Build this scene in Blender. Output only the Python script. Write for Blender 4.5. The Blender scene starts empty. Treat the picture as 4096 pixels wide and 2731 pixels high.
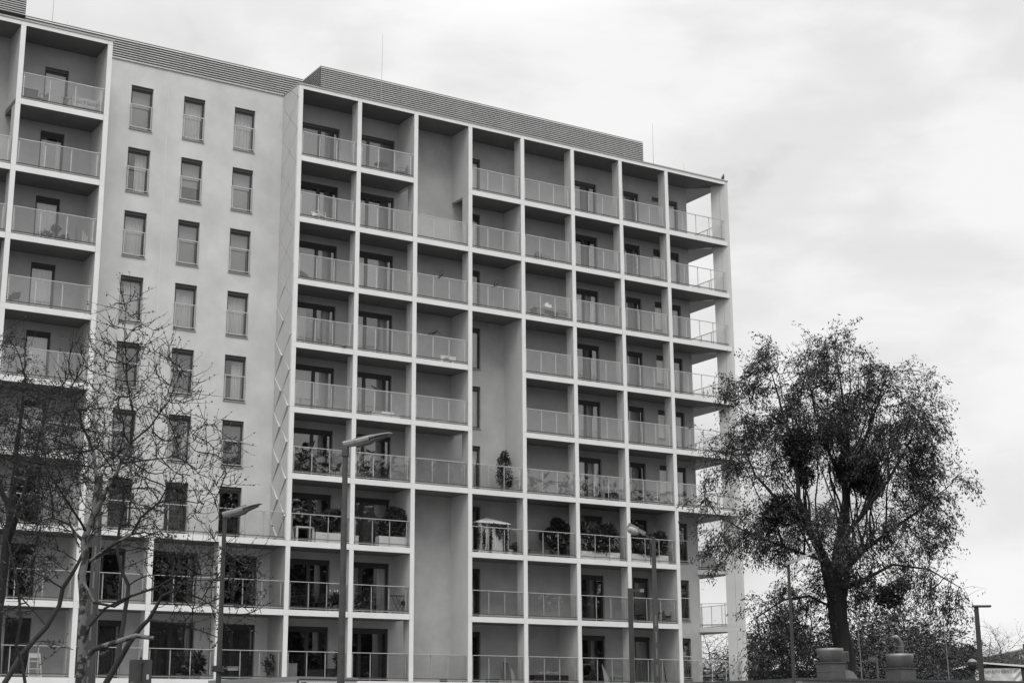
import bpy, math, random
import numpy as np
from mathutils import Vector, Matrix
PI=math.pi; rnd=random.Random(11)
S=bpy.context.scene; COL=S.collection
# ------------------------------------------------------------------ render settings
S.render.engine='CYCLES';S.cycles.transparent_max_bounces=24;S.cycles.max_bounces=7;S.cycles.diffuse_bounces=4;S.cycles.glossy_bounces=4
S.view_settings.view_transform='Standard';S.view_settings.look='None';S.view_settings.exposure=.08;S.view_settings.gamma=1
# ------------------------------------------------------------------ camera
FPX,YAW,PIT,ROL,CX,CY,CZ=6182.514,0.562355,0.244639,-0.006059,-27.8059,-62.8431,1.6499
_f=np.array([math.sin(YAW)*math.cos(PIT),math.cos(YAW)*math.cos(PIT),math.sin(PIT)])
_r=np.array([math.cos(YAW),-math.sin(YAW),0.0]);_u=np.cross(_r,_f)
RT=math.cos(ROL)*_r+math.sin(ROL)*_u;UP=-math.sin(ROL)*_r+math.cos(ROL)*_u;FW=_f
CAM=np.array([CX,CY,CZ])
cd=bpy.data.cameras.new('camera');cam=bpy.data.objects.new('camera',cd);COL.objects.link(cam)
cam.matrix_world=Matrix([[RT[0],UP[0],-FW[0],CX],[RT[1],UP[1],-FW[1],CY],[RT[2],UP[2],-FW[2],CZ],[0,0,0,1]])
cd.sensor_width=36;cd.lens=FPX/4096*36;cd.clip_end=5000;S.camera=cam
def ray(u,v): return RT*(u-2048)/FPX-UP*(v-1365.5)/FPX+FW
def on_y(u,v,y): d=ray(u,v);return Vector(CAM+d*(y-CY)/d[1])
def on_z(u,v,z): d=ray(u,v);return Vector(CAM+d*(z-CZ)/d[2])
def at(u,v,D): d=ray(u,v);return Vector(CAM+d*D/math.hypot(d[0],d[1]))
K=1.7415                                    # overview picture to full size
VH=Vector((math.sin(YAW),math.cos(YAW),0)); RH=Vector((math.cos(YAW),-math.sin(YAW),0))
# ------------------------------------------------------------------ helpers
def mat(name,c,rough=.8,noise=0,scale=6,bump=0,bscale=60,metal=0,c2=None,streak=False,spec=.5,thr=None):
    m=bpy.data.materials.new(name);m.use_nodes=True;N=m.node_tree.nodes;L=m.node_tree.links
    b=N['Principled BSDF'];b.inputs['Base Color'].default_value=(c,c,c,1);b.inputs['Roughness'].default_value=rough
    b.inputs['Metallic'].default_value=metal;b.inputs['Specular IOR Level'].default_value=spec
    tc=N.new('ShaderNodeTexCoord')
    if noise or c2 is not None:
        mp=N.new('ShaderNodeMapping');L.new(tc.outputs['Object'],mp.inputs[0])
        if streak: mp.inputs['Scale'].default_value=(1,1,.12)
        t=N.new('ShaderNodeTexNoise');t.inputs['Scale'].default_value=scale;t.inputs['Detail'].default_value=6;t.inputs['Roughness'].default_value=.6
        L.new(mp.outputs[0],t.inputs['Vector'])
        r=N.new('ShaderNodeValToRGB')
        a=c*(1-noise);z=c*(1+noise)
        if c2 is not None:a,z=c,c2
        lo,hi=(.3,.7) if thr is None else thr
        r.color_ramp.elements[0].position=lo;r.color_ramp.elements[1].position=hi
        r.color_ramp.elements[0].color=(a,a,a,1);r.color_ramp.elements[1].color=(z,z,z,1)
        L.new(t.outputs['Fac'],r.inputs[0]);L.new(r.outputs[0],b.inputs['Base Color'])
    if bump:
        t2=N.new('ShaderNodeTexNoise');t2.inputs['Scale'].default_value=bscale;t2.inputs['Detail'].default_value=4
        L.new(tc.outputs['Object'],t2.inputs['Vector'])
        bp=N.new('ShaderNodeBump');bp.inputs['Strength'].default_value=bump;bp.inputs['Distance'].default_value=.02
        L.new(t2.outputs['Fac'],bp.inputs['Height']);L.new(bp.outputs[0],b.inputs['Normal'])
    return m
def glassmat(name,tint,refl,ior=1.5,wob=0.0):
    m=bpy.data.materials.new(name);m.use_nodes=True;N=m.node_tree.nodes;L=m.node_tree.links;N.clear()
    o=N.new('ShaderNodeOutputMaterial');t=N.new('ShaderNodeBsdfTransparent');g=N.new('ShaderNodeBsdfGlossy')
    t.inputs[0].default_value=(tint,tint,tint,1);g.inputs['Roughness'].default_value=.01;g.inputs[0].default_value=(.95,.95,.95,1)
    fr=N.new('ShaderNodeFresnel');fr.inputs['IOR'].default_value=ior
    a=N.new('ShaderNodeMath');a.operation='MULTIPLY_ADD';a.inputs[1].default_value=1.6;a.inputs[2].default_value=refl;a.use_clamp=True
    mx=N.new('ShaderNodeMixShader');L.new(fr.outputs[0],a.inputs[0])
    ge=N.new('ShaderNodeNewGeometry');iv=N.new('ShaderNodeMath');iv.operation='SUBTRACT';iv.inputs[0].default_value=1;L.new(ge.outputs['Backfacing'],iv.inputs[1])
    ml=N.new('ShaderNodeMath');ml.operation='MULTIPLY';L.new(a.outputs[0],ml.inputs[0]);L.new(iv.outputs[0],ml.inputs[1]);L.new(ml.outputs[0],mx.inputs[0])
    L.new(t.outputs[0],mx.inputs[1]);L.new(g.outputs[0],mx.inputs[2]);L.new(mx.outputs[0],o.inputs[0])
    if wob:
        tc=N.new('ShaderNodeTexCoord');n=N.new('ShaderNodeTexNoise');n.inputs['Scale'].default_value=1.3;n.inputs['Detail'].default_value=1
        bp=N.new('ShaderNodeBump');bp.inputs['Strength'].default_value=wob;bp.inputs['Distance'].default_value=.05
        L.new(tc.outputs['Object'],n.inputs['Vector']);L.new(n.outputs['Fac'],bp.inputs['Height']);L.new(bp.outputs[0],g.inputs['Normal'])
    return m
M=dict(
 clad=mat('light cladding panel',.73,.55,noise=.06,scale=.9,bump=.03,bscale=20),
 fin=mat('grey cladding board',.56,.6,noise=.05,scale=1.2,bump=.03,bscale=30),
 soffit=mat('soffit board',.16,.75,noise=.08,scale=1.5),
 soffit_lit=mat('soffit board painted as lit',.36,.7,noise=.05,scale=1.5),  # paler colour paints in the extra light near the open corner
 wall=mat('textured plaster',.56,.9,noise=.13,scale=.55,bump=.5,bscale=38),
 wallin=mat('shaded loggia plaster',.41,.9,noise=.12,scale=1.0,bump=.5,bscale=38),  # same plaster as the middle wall, darkened to deepen the bays' shade
 diamond=mat('diamond panel',.52,.5,noise=.03,scale=.8),
 floor=mat('balcony floor tile',.13,.8,noise=.1),
 coping=mat('coping sheet metal',.36,.5,noise=.1,scale=2),
 slat=mat('louver slat metal',.42,.45,noise=.08,scale=.7),
 dark=mat('louver backing',.15,.8),
 frame=mat('window frame anthracite',.045,.45),
 frame2=mat('roller box',.03,.5),
 sill=mat('sill sheet',.33,.4),
 rail=mat('brushed railing steel',.5,.4,metal=.2,noise=.1,scale=3),
 raild=mat('railing gasket',.06,.5),
 glass=glassmat('railing glass',.985,.06,wob=.012),
 gguard=glassmat('window guard glass',.97,-.04,wob=.01),
 pane=glassmat('window glass',.92,.12,wob=.03),
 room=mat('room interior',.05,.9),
 cur=mat('white curtain',.62,.9),cur2=mat('grey blind',.32,.9),cur3=mat('dark curtain',.12,.9),
 asph=mat('asphalt',.05,.9,noise=.3,scale=3),pave=mat('pavement',.22,.9,noise=.15,scale=3),
 grass=mat('rough grass ground',.07,.95,noise=.5,scale=.4),
 steel=mat('galvanised pole',.065,.55,noise=.25,scale=9,bump=.2,metal=.2),
 steel2=mat('painted lamp pole',.045,.5,noise=.15,scale=5),
 lamp=mat('lamp housing',.2,.45,noise=.12,scale=7),lampd=mat('lamp underside',.09,.5,noise=.2,scale=9),
 lens=mat('lamp glass bowl',.35,.2),
 conc=mat('old concrete',.06,.9,noise=.35,scale=8,bump=.5,bscale=25,streak=True),
 bark=mat('dark rough bark',.02,.95,noise=.5,scale=7,bump=1,bscale=20,streak=True),
 bark2=mat('furrowed grey bark',.042,.95,noise=.45,scale=9,bump=1,bscale=24,streak=True),
 plane=mat('flaking plane bark',.022,.85,c2=.14,scale=4.5,bump=.3,thr=(.46,.52)),
 twig=mat('twig bark',.012,.9),twig2=mat('thin twig bark',.014,.9),
 leaf=mat('tree leaf',.034,.6,noise=.6,scale=3),leaf2=mat('shrub leaf',.035,.45,noise=.5,scale=4),
 leafd=mat('mistletoe leaf',.012,.7,noise=.3,scale=4),
 bud=mat('young bud',.06,.8,noise=.6,scale=5),
 white=mat('white paint',.72,.5,noise=.04),white2=mat('white vinyl banner',.62,.6,noise=.05,scale=1.5),
 black=mat('black plastic',.02,.5),grey=mat('grey plastic',.22,.6),grey2=mat('mid grey fabric',.12,.9),
 wood=mat('bare timber',.36,.8,noise=.2,scale=10,streak=True),terra=mat('plant pot',.16,.8),
 bird=mat('dark feathers',.012,.6),birdg=mat('grey feathers',.10,.6,noise=.6,scale=30),
 alu=mat('spun aluminium',.2,.5,metal=.6,noise=.12,scale=4),brick=mat('duct casing',.09,.6,noise=.12,scale=5),
 render=mat('rendered wall',.42,.9,noise=.15,scale=2,bump=.3,streak=True),roofd=mat('roof edge sheet',.07,.5,noise=.3,scale=4),
 tar=mat('dark roofing felt',.05,.9,noise=.4,scale=1),tile=mat('weathered roof tile',.12,.9,noise=.35,scale=2.5),
 sign=mat('sign back',.075,.5,noise=.1,scale=6),
)
def tag(o,label=None,cat=None,group=None,kind=None):
    if label:o['label']=label
    if cat:o['category']=cat
    if group:o['group']=group
    if kind:o['kind']=kind
    return o
def empty(name,loc,label,cat,group=None,rz=0):
    o=bpy.data.objects.new(name,None);COL.objects.link(o);o.location=loc;o.rotation_euler=(0,0,rz);o.empty_display_size=.2
    return tag(o,label,cat,group)
class MB:
    def __init__(s):s.v=[];s.f=[];s.o=0
    def add(s,vs,fs):
        n=len(s.v);s.v+=[tuple(p) for p in vs];s.f+=[tuple(i+n for i in f) for f in fs];return s
    def box(s,x0,x1,y0,y1,z0,z1):
        return s.add([(x0,y0,z0),(x1,y0,z0),(x1,y1,z0),(x0,y1,z0),(x0,y0,z1),(x1,y0,z1),(x1,y1,z1),(x0,y1,z1)],
          [(3,2,1,0),(4,5,6,7),(0,1,5,4),(1,2,6,5),(2,3,7,6),(3,0,4,7)])
    def prism(s,poly,z0,z1):
        n=len(poly);a=sum(poly[i][0]*poly[(i+1)%n][1]-poly[(i+1)%n][0]*poly[i][1] for i in range(n))
        if a<0:poly=poly[::-1]
        return s.add([(x,y,z0) for x,y in poly]+[(x,y,z1) for x,y in poly],
          [tuple(range(n))[::-1],tuple(range(n,2*n))]+[(i,(i+1)%n,n+(i+1)%n,n+i) for i in range(n)])
    def bar(s,a,b,w,h=None,up=(0,0,1)):
        a=Vector(a);b=Vector(b);h=h or w;d=(b-a).normalized();up=Vector(up)
        if abs(d.dot(up))>.98:up=Vector((0,1,0))
        x=d.cross(up).normalized()*w/2;y=x.cross(d).normalized()*h/2
        vs=[p+q for p in(a,b) for q in(-x-y,x-y,x+y,-x+y)]
        return s.add(vs,[(3,2,1,0),(4,5,6,7),(0,1,5,4),(1,2,6,5),(2,3,7,6),(3,0,4,7)])
    def tube(s,pts,rad,n=8,cap=True):
        pts=[Vector(p) for p in pts];m=len(pts)
        if not hasattr(rad,'__len__'):rad=[rad]*m
        vs=[];ux=None
        for i,p in enumerate(pts):
            d=(pts[min(i+1,m-1)]-pts[max(i-1,0)]);d=d.normalized() if d.length>1e-9 else Vector((0,0,1))
            if ux is None:
                ux=d.cross(Vector((0,0,1)) if abs(d.z)<.9 else Vector((1,0,0))).normalized()
            else:
                ux=(ux-d*ux.dot(d));ux=ux.normalized() if ux.length>1e-6 else d.orthogonal().normalized()
            uy=d.cross(ux)
            for k in range(n):
                a=2*PI*k/n;vs.append(p+(ux*math.cos(a)+uy*math.sin(a))*rad[i])
        fs=[(i*n+k,i*n+(k+1)%n,(i+1)*n+(k+1)%n,(i+1)*n+k) for i in range(m-1) for k in range(n)]
        if cap:fs+=[tuple(range(n))[::-1],tuple((m-1)*n+k for k in range(n))]
        return s.add(vs,fs)
    def lathe(s,c,prof,n=16):            # prof: (r,z)
        return s.tube([(c[0],c[1],c[2]+z) for r,z in prof],[max(r,.001) for r,z in prof],n)
    def ball(s,c,r,n=8,m=6):
        rx,ry,rz=r if hasattr(r,'__len__') else (r,r,r);vs=[];fs=[]
        for i in range(m+1):
            t=PI*i/m
            for k in range(n):
                a=2*PI*k/n;vs.append((c[0]+rx*math.sin(t)*math.cos(a),c[1]+ry*math.sin(t)*math.sin(a),c[2]-rz*math.cos(t)))
        fs=[(i*n+k,i*n+(k+1)%n,(i+1)*n+(k+1)%n,(i+1)*n+k) for i in range(m) for k in range(n)]
        return s.add(vs,fs)
    def build(s,name,m,parent=None,label=None,smooth=False):
        me=bpy.data.meshes.new(name);me.from_pydata(s.v,[],s.f);me.validate();me.update()
        me.materials.append(M[m] if isinstance(m,str) else m)
        if smooth:me.polygons.foreach_set('use_smooth',[True]*len(me.polygons))
        o=bpy.data.objects.new(name,me);COL.objects.link(o)
        if parent:o.parent=parent
        if label:o['label']=label
        return o
def npmesh(name,V,F,m,parent=None):
    """V (n,3), F (k,4) arrays"""
    me=bpy.data.meshes.new(name);me.vertices.add(len(V));me.vertices.foreach_set('co',np.ascontiguousarray(V,dtype=np.float32).ravel())
    k,w=F.shape;me.loops.add(k*w);me.loops.foreach_set('vertex_index',F.astype(np.int32).ravel())
    me.polygons.add(k);me.polygons.foreach_set('loop_start',np.arange(0,k*w,w,dtype=np.int32));
    try:me.polygons.foreach_set('loop_total',np.full(k,w,dtype=np.int32))
    except Exception:pass
    me.update(calc_edges=True);me.validate();me.materials.append(M[m])
    o=bpy.data.objects.new(name,me);COL.objects.link(o)
    if parent:o.parent=parent
    return o
def dup(root,loc,rz=0,sc=1,label=None,group=None):
    r=root.copy();COL.objects.link(r);r.location=loc;r.rotation_euler=(0,0,rz);r.scale=(sc,sc,sc) if not hasattr(sc,'__len__') else sc
    if label:r['label']=label
    if group:r['group']=group
    for ch in root.children:
        c=ch.copy();COL.objects.link(c);c.parent=r
        for g in ch.children:
            d=g.copy();COL.objects.link(d);d.parent=c
    return r
# ------------------------------------------------------------------ world, sun
w=bpy.data.worlds.new('World');S.world=w;w.use_nodes=True;N=w.node_tree.nodes;L=w.node_tree.links;N.clear()
out=N.new('ShaderNodeOutputWorld');bg=N.new('ShaderNodeBackground');L.new(bg.outputs[0],out.inputs[0])
SUN_EL,SUN_AZ=math.radians(60),math.radians(-158)   # azimuth measured from +Y clockwise
sky=N.new('ShaderNodeTexSky');sky.sky_type='NISHITA';sky.sun_disc=False;sky.sun_elevation=SUN_EL;sky.sun_rotation=SUN_AZ
bw=N.new('ShaderNodeRGBToBW');L.new(sky.outputs[0],bw.inputs[0])
tc=N.new('ShaderNodeTexCoord');sep=N.new('ShaderNodeSeparateXYZ');L.new(tc.outputs['Generated'],sep.inputs[0])
def mth(op,a,b,c=None,clamp=False):
    n=N.new('ShaderNodeMath');n.operation=op;n.use_clamp=clamp
    for i,x in enumerate((a,b,c)):
        if x is None:continue
        if isinstance(x,(int,float)):n.inputs[i].default_value=x
        else:L.new(x,n.inputs[i])
    return n.outputs[0]
mp=N.new('ShaderNodeMapping');mp.inputs['Scale'].default_value=(1,1,2.4);mp.inputs['Location'].default_value=(.35,.1,.2);mp.inputs['Rotation'].default_value=(0,math.radians(-6),0);L.new(tc.outputs['Generated'],mp.inputs[0])
n1=N.new('ShaderNodeTexNoise');n1.inputs['Scale'].default_value=3.1;n1.inputs['Detail'].default_value=7;n1.inputs['Roughness'].default_value=.52;n1.inputs['Distortion'].default_value=.35;L.new(mp.outputs[0],n1.inputs['Vector'])
n2=N.new('ShaderNodeTexNoise');n2.inputs['Scale'].default_value=9;n2.inputs['Detail'].default_value=5;n2.inputs['Roughness'].default_value=.5;n2.inputs['Distortion'].default_value=.4;L.new(mp.outputs[0],n2.inputs['Vector'])
nn=mth('ADD',mth('MULTIPLY',n1.outputs['Fac'],.75),mth('MULTIPLY',n2.outputs['Fac'],.25))
rp=N.new('ShaderNodeValToRGB');rp.color_ramp.interpolation='EASE';e=rp.color_ramp.elements
e[0].position=.37;e[0].color=(.64,.64,.64,1);e[1].position=.60;e[1].color=(1.0,1.0,1.0,1);x=rp.color_ramp.elements.new(.47);x.color=(.85,.85,.85,1)
L.new(nn,rp.inputs[0])
zc=mth('MAXIMUM',sep.outputs[2],0.0)
grad=mth('ADD',mth('MULTIPLY',mth('MAXIMUM',mth('SUBTRACT',zc,.42),0.0),3.2),.86)   # overcast: brighter towards the zenith
cl=mth('MULTIPLY',rp.outputs[0],grad)
tot=mth('ADD',cl,mth('MULTIPLY',bw.outputs[0],.006))
L.new(tot,bg.inputs[0]);bg.inputs[1].default_value=1.0
sd=bpy.data.lights.new('sun','SUN');sd.energy=1.5;sd.angle=math.radians(28);sd.color=(1,.985,.96)
so=bpy.data.objects.new('sun',sd);COL.objects.link(so)
dv=Vector((math.sin(SUN_AZ)*math.cos(SUN_EL),math.cos(SUN_AZ)*math.cos(SUN_EL),math.sin(SUN_EL)))
so.rotation_euler=dv.to_track_quat('Z','Y').to_euler()
# ------------------------------------------------------------------ ground
def struct(mb,name,m):return tag(mb.build(name,m),kind='structure')
struct(MB().box(-1500,1500,-1500,1500,-.5,0),'ground','grass')
struct(MB().box(-200,200,-34,-24,-.3,.004),'road','asph')
struct(MB().box(-200,200,-24,-21.5,-.3,.13),'pavement','pave')
struct(MB().box(-40,40,-12,0,-.3,.05),'path','pave')
# ------------------------------------------------------------------ apartment building
W=3.099;PW=.215;YB=1.68;ROOF=31.23;CEIL=31.04
def zs(k):return 30.70-3*k            # top of the slab under storey k; k=0 -> roof
def top_under(k):return CEIL if k==1 else zs(k-1)-.25
bld=empty('apartment_building',(0,0,0),'tall modern apartment block with a pale grid of deep glazed balconies and ribbed roof screens','building')
# --- openings in the back wall -------------------------------------------
holesR=[];holesM=[];holesL=[]
doors=[]      # x0,x1,z0,z1,mullions,kind,curtain tone
def CU(k,c):  # what hangs behind each pane; 0 none 1 white 2 grey blind 3 dark 4 part-drawn white
    return rnd.choice([1,2,2,3,4,4,0] if k<=5 else [0,3,3,2,0,4])
for k in range(1,10):
    z=zs(k);zt=z+2.42;zb=z+.04
    doors.append((.85,2.95,zb,zt,[1.94],'door',CU(k,0)));doors.append((3.92,6.0,zb,zt,[4.58],'door',CU(k,1)))
    if k in(4,5):doors.append((10.0,10.98,z+.3,zt,[],'tall',2))
    else:doors.append((10.0,10.97,zb,zt,[],'door',CU(k,3)))
    doors.append((16.3,18.3,zb,zt,[17.42],'door',CU(k,5)))
    doors.append((20.13,21.15,zb,zt,[],'door',CU(k,6)))
    if k<=6:
        doors.append((22.06,22.75,z+2.42-(.24 if k==1 else 1.6),zt,[],'win',1 if k!=1 else 3));doors.append((22.92,23.86,zb,zt,[],'door',4))  # narrow window's white curtain stands in for sky reflected in the glass
    else: doors.append((22.9,23.8,z+.33,zt,[],'juliet',3))
for d in doors:holesR.append(d[:4])
dm=[]
tone=[[2,1,1],[4,2,2],[1,2,2],[1,1,1],[3,3,4],[3,4,3]]
for k in range(1,7):
    for i,x0 in enumerate((-7.51,-5.01,-2.51)):
        dm.append((x0,x0+1.03,zs(k)+.33,zs(k)+2.43,[],'juliet',tone[k-1][i]))
for i,x0 in enumerate((-7.51,-5.01,-2.51)):dm.append((x0,x0+1.05,zs(7)+.04,zs(7)+2.43,[],'door',(3,3,0)[i]))
for k in(8,9):
    for x0,x1 in((-8.6,-6.6),(-5.5,-3.4),(-2.7,-.6)):dm.append((x0,x1,zs(k)+.04,zs(k)+2.42,[(x0+x1)/2],'door',0 if k==8 else 3))
for d in dm:holesM.append(d[:4])
dl=[]
for k in range(1,10):
    dl.append((-11.43,-10.38,zs(k)+.04,zs(k)+2.41,[],'door',(2,4,1,1,1,0,0,0,3)[k-1]));dl.append((-15.6,-14.4,zs(k)+.04,zs(k)+2.41,[],'door',2))
for d in dl:holesL.append(d[:4])
def wall(x0,x1,z0,z1,holes,m,label=None):
    xs=sorted({x0,x1}|{h[0] for h in holes}|{h[1] for h in holes});mb=MB()
    for a,b in zip(xs,xs[1:]):
        hs=sorted([(h[2],h[3]) for h in holes if h[0]<=a+1e-6 and h[1]>=b-1e-6]);z=z0
        for p,q in hs:
            if p>z:mb.box(a,b,YB,YB+.3,z,p)
            z=q
        if z1>z:mb.box(a,b,YB,YB+.3,z,z1)
    return mb.build('facade_wall',m,bld,label)
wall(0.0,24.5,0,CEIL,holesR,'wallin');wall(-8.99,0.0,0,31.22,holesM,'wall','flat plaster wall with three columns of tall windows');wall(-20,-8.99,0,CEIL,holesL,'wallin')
MB().box(24.2,24.5,YB+.3,14,0,CEIL).box(-20,24.5,14,14.3,0,CEIL).box(-20.3,-20,0,14.3,0,CEIL).build('outer_wall','wall',bld)
mb=MB()
for k in range(1,11):mb.box(-20,24.2,YB+.3,14,zs(k)-.25 if k<10 else .1,zs(k) if k<10 else .3)
for x in(-9.1,0.1,6.3,12.4,18.9):mb.box(x-.1,x+.1,YB+.31,13.9,.4,31)
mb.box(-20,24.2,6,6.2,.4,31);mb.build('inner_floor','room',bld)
MB().box(-20.3,24.5,YB+.31,14.3,CEIL+.03,31.2).box(-20.3,-9.0,0.05,YB+.31,CEIL+.03,31.2).box(.22,25.95,.05,YB+.31,CEIL+.03,31.2).build('roof','tar',bld)
# --- doors and windows ----------------------------------------------------
def curtain(kind,x0,x1,z0,z1,parent):
    y=YB+.34
    if kind==0:return
    h=z1-z0;w_=x1-x0;mb=MB()
    if kind==2:
        zz=z1-h*rnd.choice([.95,.99,.99,.6]);n=int((z1-zz)/.05)
        for i in range(n):mb.box(x0,x1,y,y+.012,zz+i*(z1-zz)/n+.004,zz+(i+1)*(z1-zz)/n)
        mb.build('blind','cur2',parent);return
    spans=[(x0,x1)] if kind in(1,3) else ([(x0,x0+w_*.35),(x1-w_*.22,x1)] if rnd.random()<.5 else [(x0+w_*.45,x1)])
    for a,b in spans:
        n=max(6,int((b-a)/.035));ph=rnd.random()*6;vs=[];fs=[]
        for i in range(n+1):
            x=a+(b-a)*i/n;yy=y+.03+.028*math.sin(i*1.7+ph)+.015*math.sin(i*.6+ph)
            vs+=[(x,yy,z0+.02),(x+.01*math.sin(i),yy,z1)]
        fs=[(2*i,2*i+2,2*i+3,2*i+1) for i in range(n)];mb.add(vs,fs)
    mb.build('curtain','cur3' if kind==3 else 'cur',parent)
nguard=0
def opening(d,juliet_fx=None):
    x0,x1,z0,z1,mull,kind,cur=d;yf=YB+.13;fw=.065;m=MB()
    m.box(x0+.002,x1-.002,yf-.05,yf+.07,z1-.15,z1-.002)       # blind box
    zt=z1-.15
    xs=[x0]+mull+[x1]
    m.box(x0+.002,x1-.002,yf,yf+.06,z0+.002,z0+fw)
    m.box(x0+.002,x0+fw,yf,yf+.06,z0+fw,zt).box(x1-fw,x1-.002,yf,yf+.06,z0+fw,zt).box(x0+fw,x1-fw,yf,yf+.06,zt-fw,zt)
    for q in mull:m.box(q-.06,q+.06,yf-.004,yf+.064,z0+fw,zt-fw)
    nm='balcony_door' if kind=='door' else 'window'
    fr=m.build(nm,'frame',bld)
    pm=MB()
    e=[x0+fw]+sum([[q-.06,q+.06] for q in mull],[])+[x1-fw]
    for a,b in zip(e[::2],e[1::2]):
        # inner sash border, then pane
        m2=.03;pm.box(a+m2,b-m2,yf+.025,yf+.031,z0+fw+m2,zt-fw-m2)
    pm.build('pane','pane',fr)
    sm=MB()
    for a,b in zip(e[::2],e[1::2]):
        sm.box(a,a+.03,yf+.012,yf+.05,z0+fw,zt-fw).box(b-.03,b,yf+.012,yf+.05,z0+fw,zt-fw).box(a+.03,b-.03,yf+.012,yf+.05,z0+fw,z0+fw+.03).box(a+.03,b-.03,yf+.012,yf+.05,zt-fw-.03,zt-fw)
    sm.build('sash','frame',fr)
    curtain(cur,x0+.03,x1-.03,z0+.03,zt,fr)
    if kind!='door':
        MB().box(x0-.03,x1+.03,YB-.05,yf,z0-.035,z0-.002).build('sill','sill',fr)
    if kind=='juliet':
        g=MB();a,b=x0-.02,x1+.0;y=YB-.06
        g.box(a,b,y-.02,y+.02,z0+1.13,z0+1.17).box(a,b,y-.015,y+.015,z0+.07,z0+.10).box(a+.03,a+.07,y-.01,y+.05,z0+.1,z0+1.13).box(b-.09,b-.05,y-.01,y+.05,z0+.1,z0+1.13)
        r=g.build('guard_rail','rail',fr);MB().box(a+.01,b-.03,y-.026,y-.016,z0+.12,z0+1.12).build('guard_glass','gguard',fr)
for d in doors+dm+dl:opening(d)
# --- slabs, beams, posts, fins --------------------------------------------
missing={(2,1),(2,7),(2,8),(3,4),(3,5),(7,7),(7,8)}
beams=MB()
def beam(x0,x1,k,mb):
    z1=ROOF if k==0 else zs(k);z0=CEIL if k==0 else z1-.25
    mb.box(x0+.004,x1-.004,0,.03,z0,z1)
full={2:{1,7,8},3:{1,4,5,7,8,9},4:{2,3,4,5,6},5:{9},7:{7,8,9}}
xb=lambda c:c*W
XE=25.97
for k in range(0,10):
    for c in range(8):
        if (c,k) in missing and k>0:
            MB().box(xb(c)+.004,xb(c)+PW,0,.03,zs(k)-.25,zs(k)).build('post_block','clad',bld);continue
        x0=xb(c);x1=xb(c+1) if c<7 else XE;sl=MB();fl=MB();bm=MB()
        beam(x0,x1,k,bm);bm.build('balcony_beam','clad',bld)
        z0,z1=(zs(k)-.248,zs(k)-.03) if k else (CEIL,CEIL+.02)
        P1=[(x0+.2,.03),(x1,.03),(x1,YB),(x0+.2,YB)] if c<7 else [(x0+.2,.03),(25.95,.03),(24.5,1.66),(24.5,YB),(x0+.2,YB)]
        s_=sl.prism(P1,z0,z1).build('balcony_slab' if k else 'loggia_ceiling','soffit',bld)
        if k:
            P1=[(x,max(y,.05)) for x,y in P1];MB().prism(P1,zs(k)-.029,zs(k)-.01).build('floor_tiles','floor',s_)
# posts with fins, right block
for c in range(8):
    x=xb(c);p=MB();f=MB()
    for k in range(1,11):
        zt=top_under(k);zb_=zs(k) if k<10 else 0
        if k==10:zt=zs(9)-.25
        p.box(x,x+PW,0,.03,zb_+.006,zt-.006)
        dep=YB if (c==0 or k in full.get(c,())) else .62
        if c>0:
            f.box(x+.008,x+PW-.012,.03,.53,zb_,zt)
            f.box(x+.008,x+PW-.012,.538,dep,zb_,zt)
    pst=p.build('facade_post','clad',bld)
    if c>0:
        g_=MB()
        for k in range(1,10):
            if (c,k) in missing or (c-1,k) in missing:f.box(x+.006,x+.2,.03,YB if k in full.get(c,()) or (k+1) in full.get(c,()) or not((c,k) in missing and (c-1,k) in missing) else .62,zs(k)-.247,zs(k)-.004)
            else:g_.box(x+.0,x+.2,.03,YB,zs(k)-.248,zs(k)-.03)
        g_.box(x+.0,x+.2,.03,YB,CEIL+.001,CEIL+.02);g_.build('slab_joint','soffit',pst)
        f.build('fin_wall','fin',pst)
# end fin, standing oblique at the corner
fin=[(25.97,0),(26.13,0),(26.13,.27),(25.60,.80),(25.42,.63)]
f=MB();g=MB()
for k in range(1,11):
    zt=top_under(k) if k<10 else zs(9)-.25;zb_=zs(k) if k<10 else 0
    # two boards with a seam between them
    f.prism([(25.97,0),(26.13,0),(26.13,.27),(25.87,.53),(25.745,.255)],zb_+.005,zt-.005)
    f.prism([(25.738,.263),(25.862,.54),(25.60,.80),(25.42,.63)],zb_+.005,zt-.005)
for k in range(0,10):
    z1=ROOF if k==0 else zs(k);z0=CEIL if k==0 else z1-.25
    g.prism([(25.971,.001),(26.13,.001),(26.13,.27),(25.60,.80),(25.42,.63)],z0,z1)
ff=f.build('corner_fin','fin',bld,'oblique fin wall standing alone at the outer corner');g.build('fin_band','fin',ff)
# side balcony slabs beyond the corner line
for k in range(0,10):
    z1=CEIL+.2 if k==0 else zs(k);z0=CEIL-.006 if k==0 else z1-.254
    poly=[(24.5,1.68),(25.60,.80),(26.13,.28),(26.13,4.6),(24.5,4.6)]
    MB().prism(poly,z0,z1-.03).build('corner_slab','soffit_lit',bld)
for k in(7,8):
    MB().prism([(24.36,1.66),(25.41,.615),(25.53,.735),(24.5,1.75)],zs(k)-.25,zs(k)).build('corner_beam','fin',bld)
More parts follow.
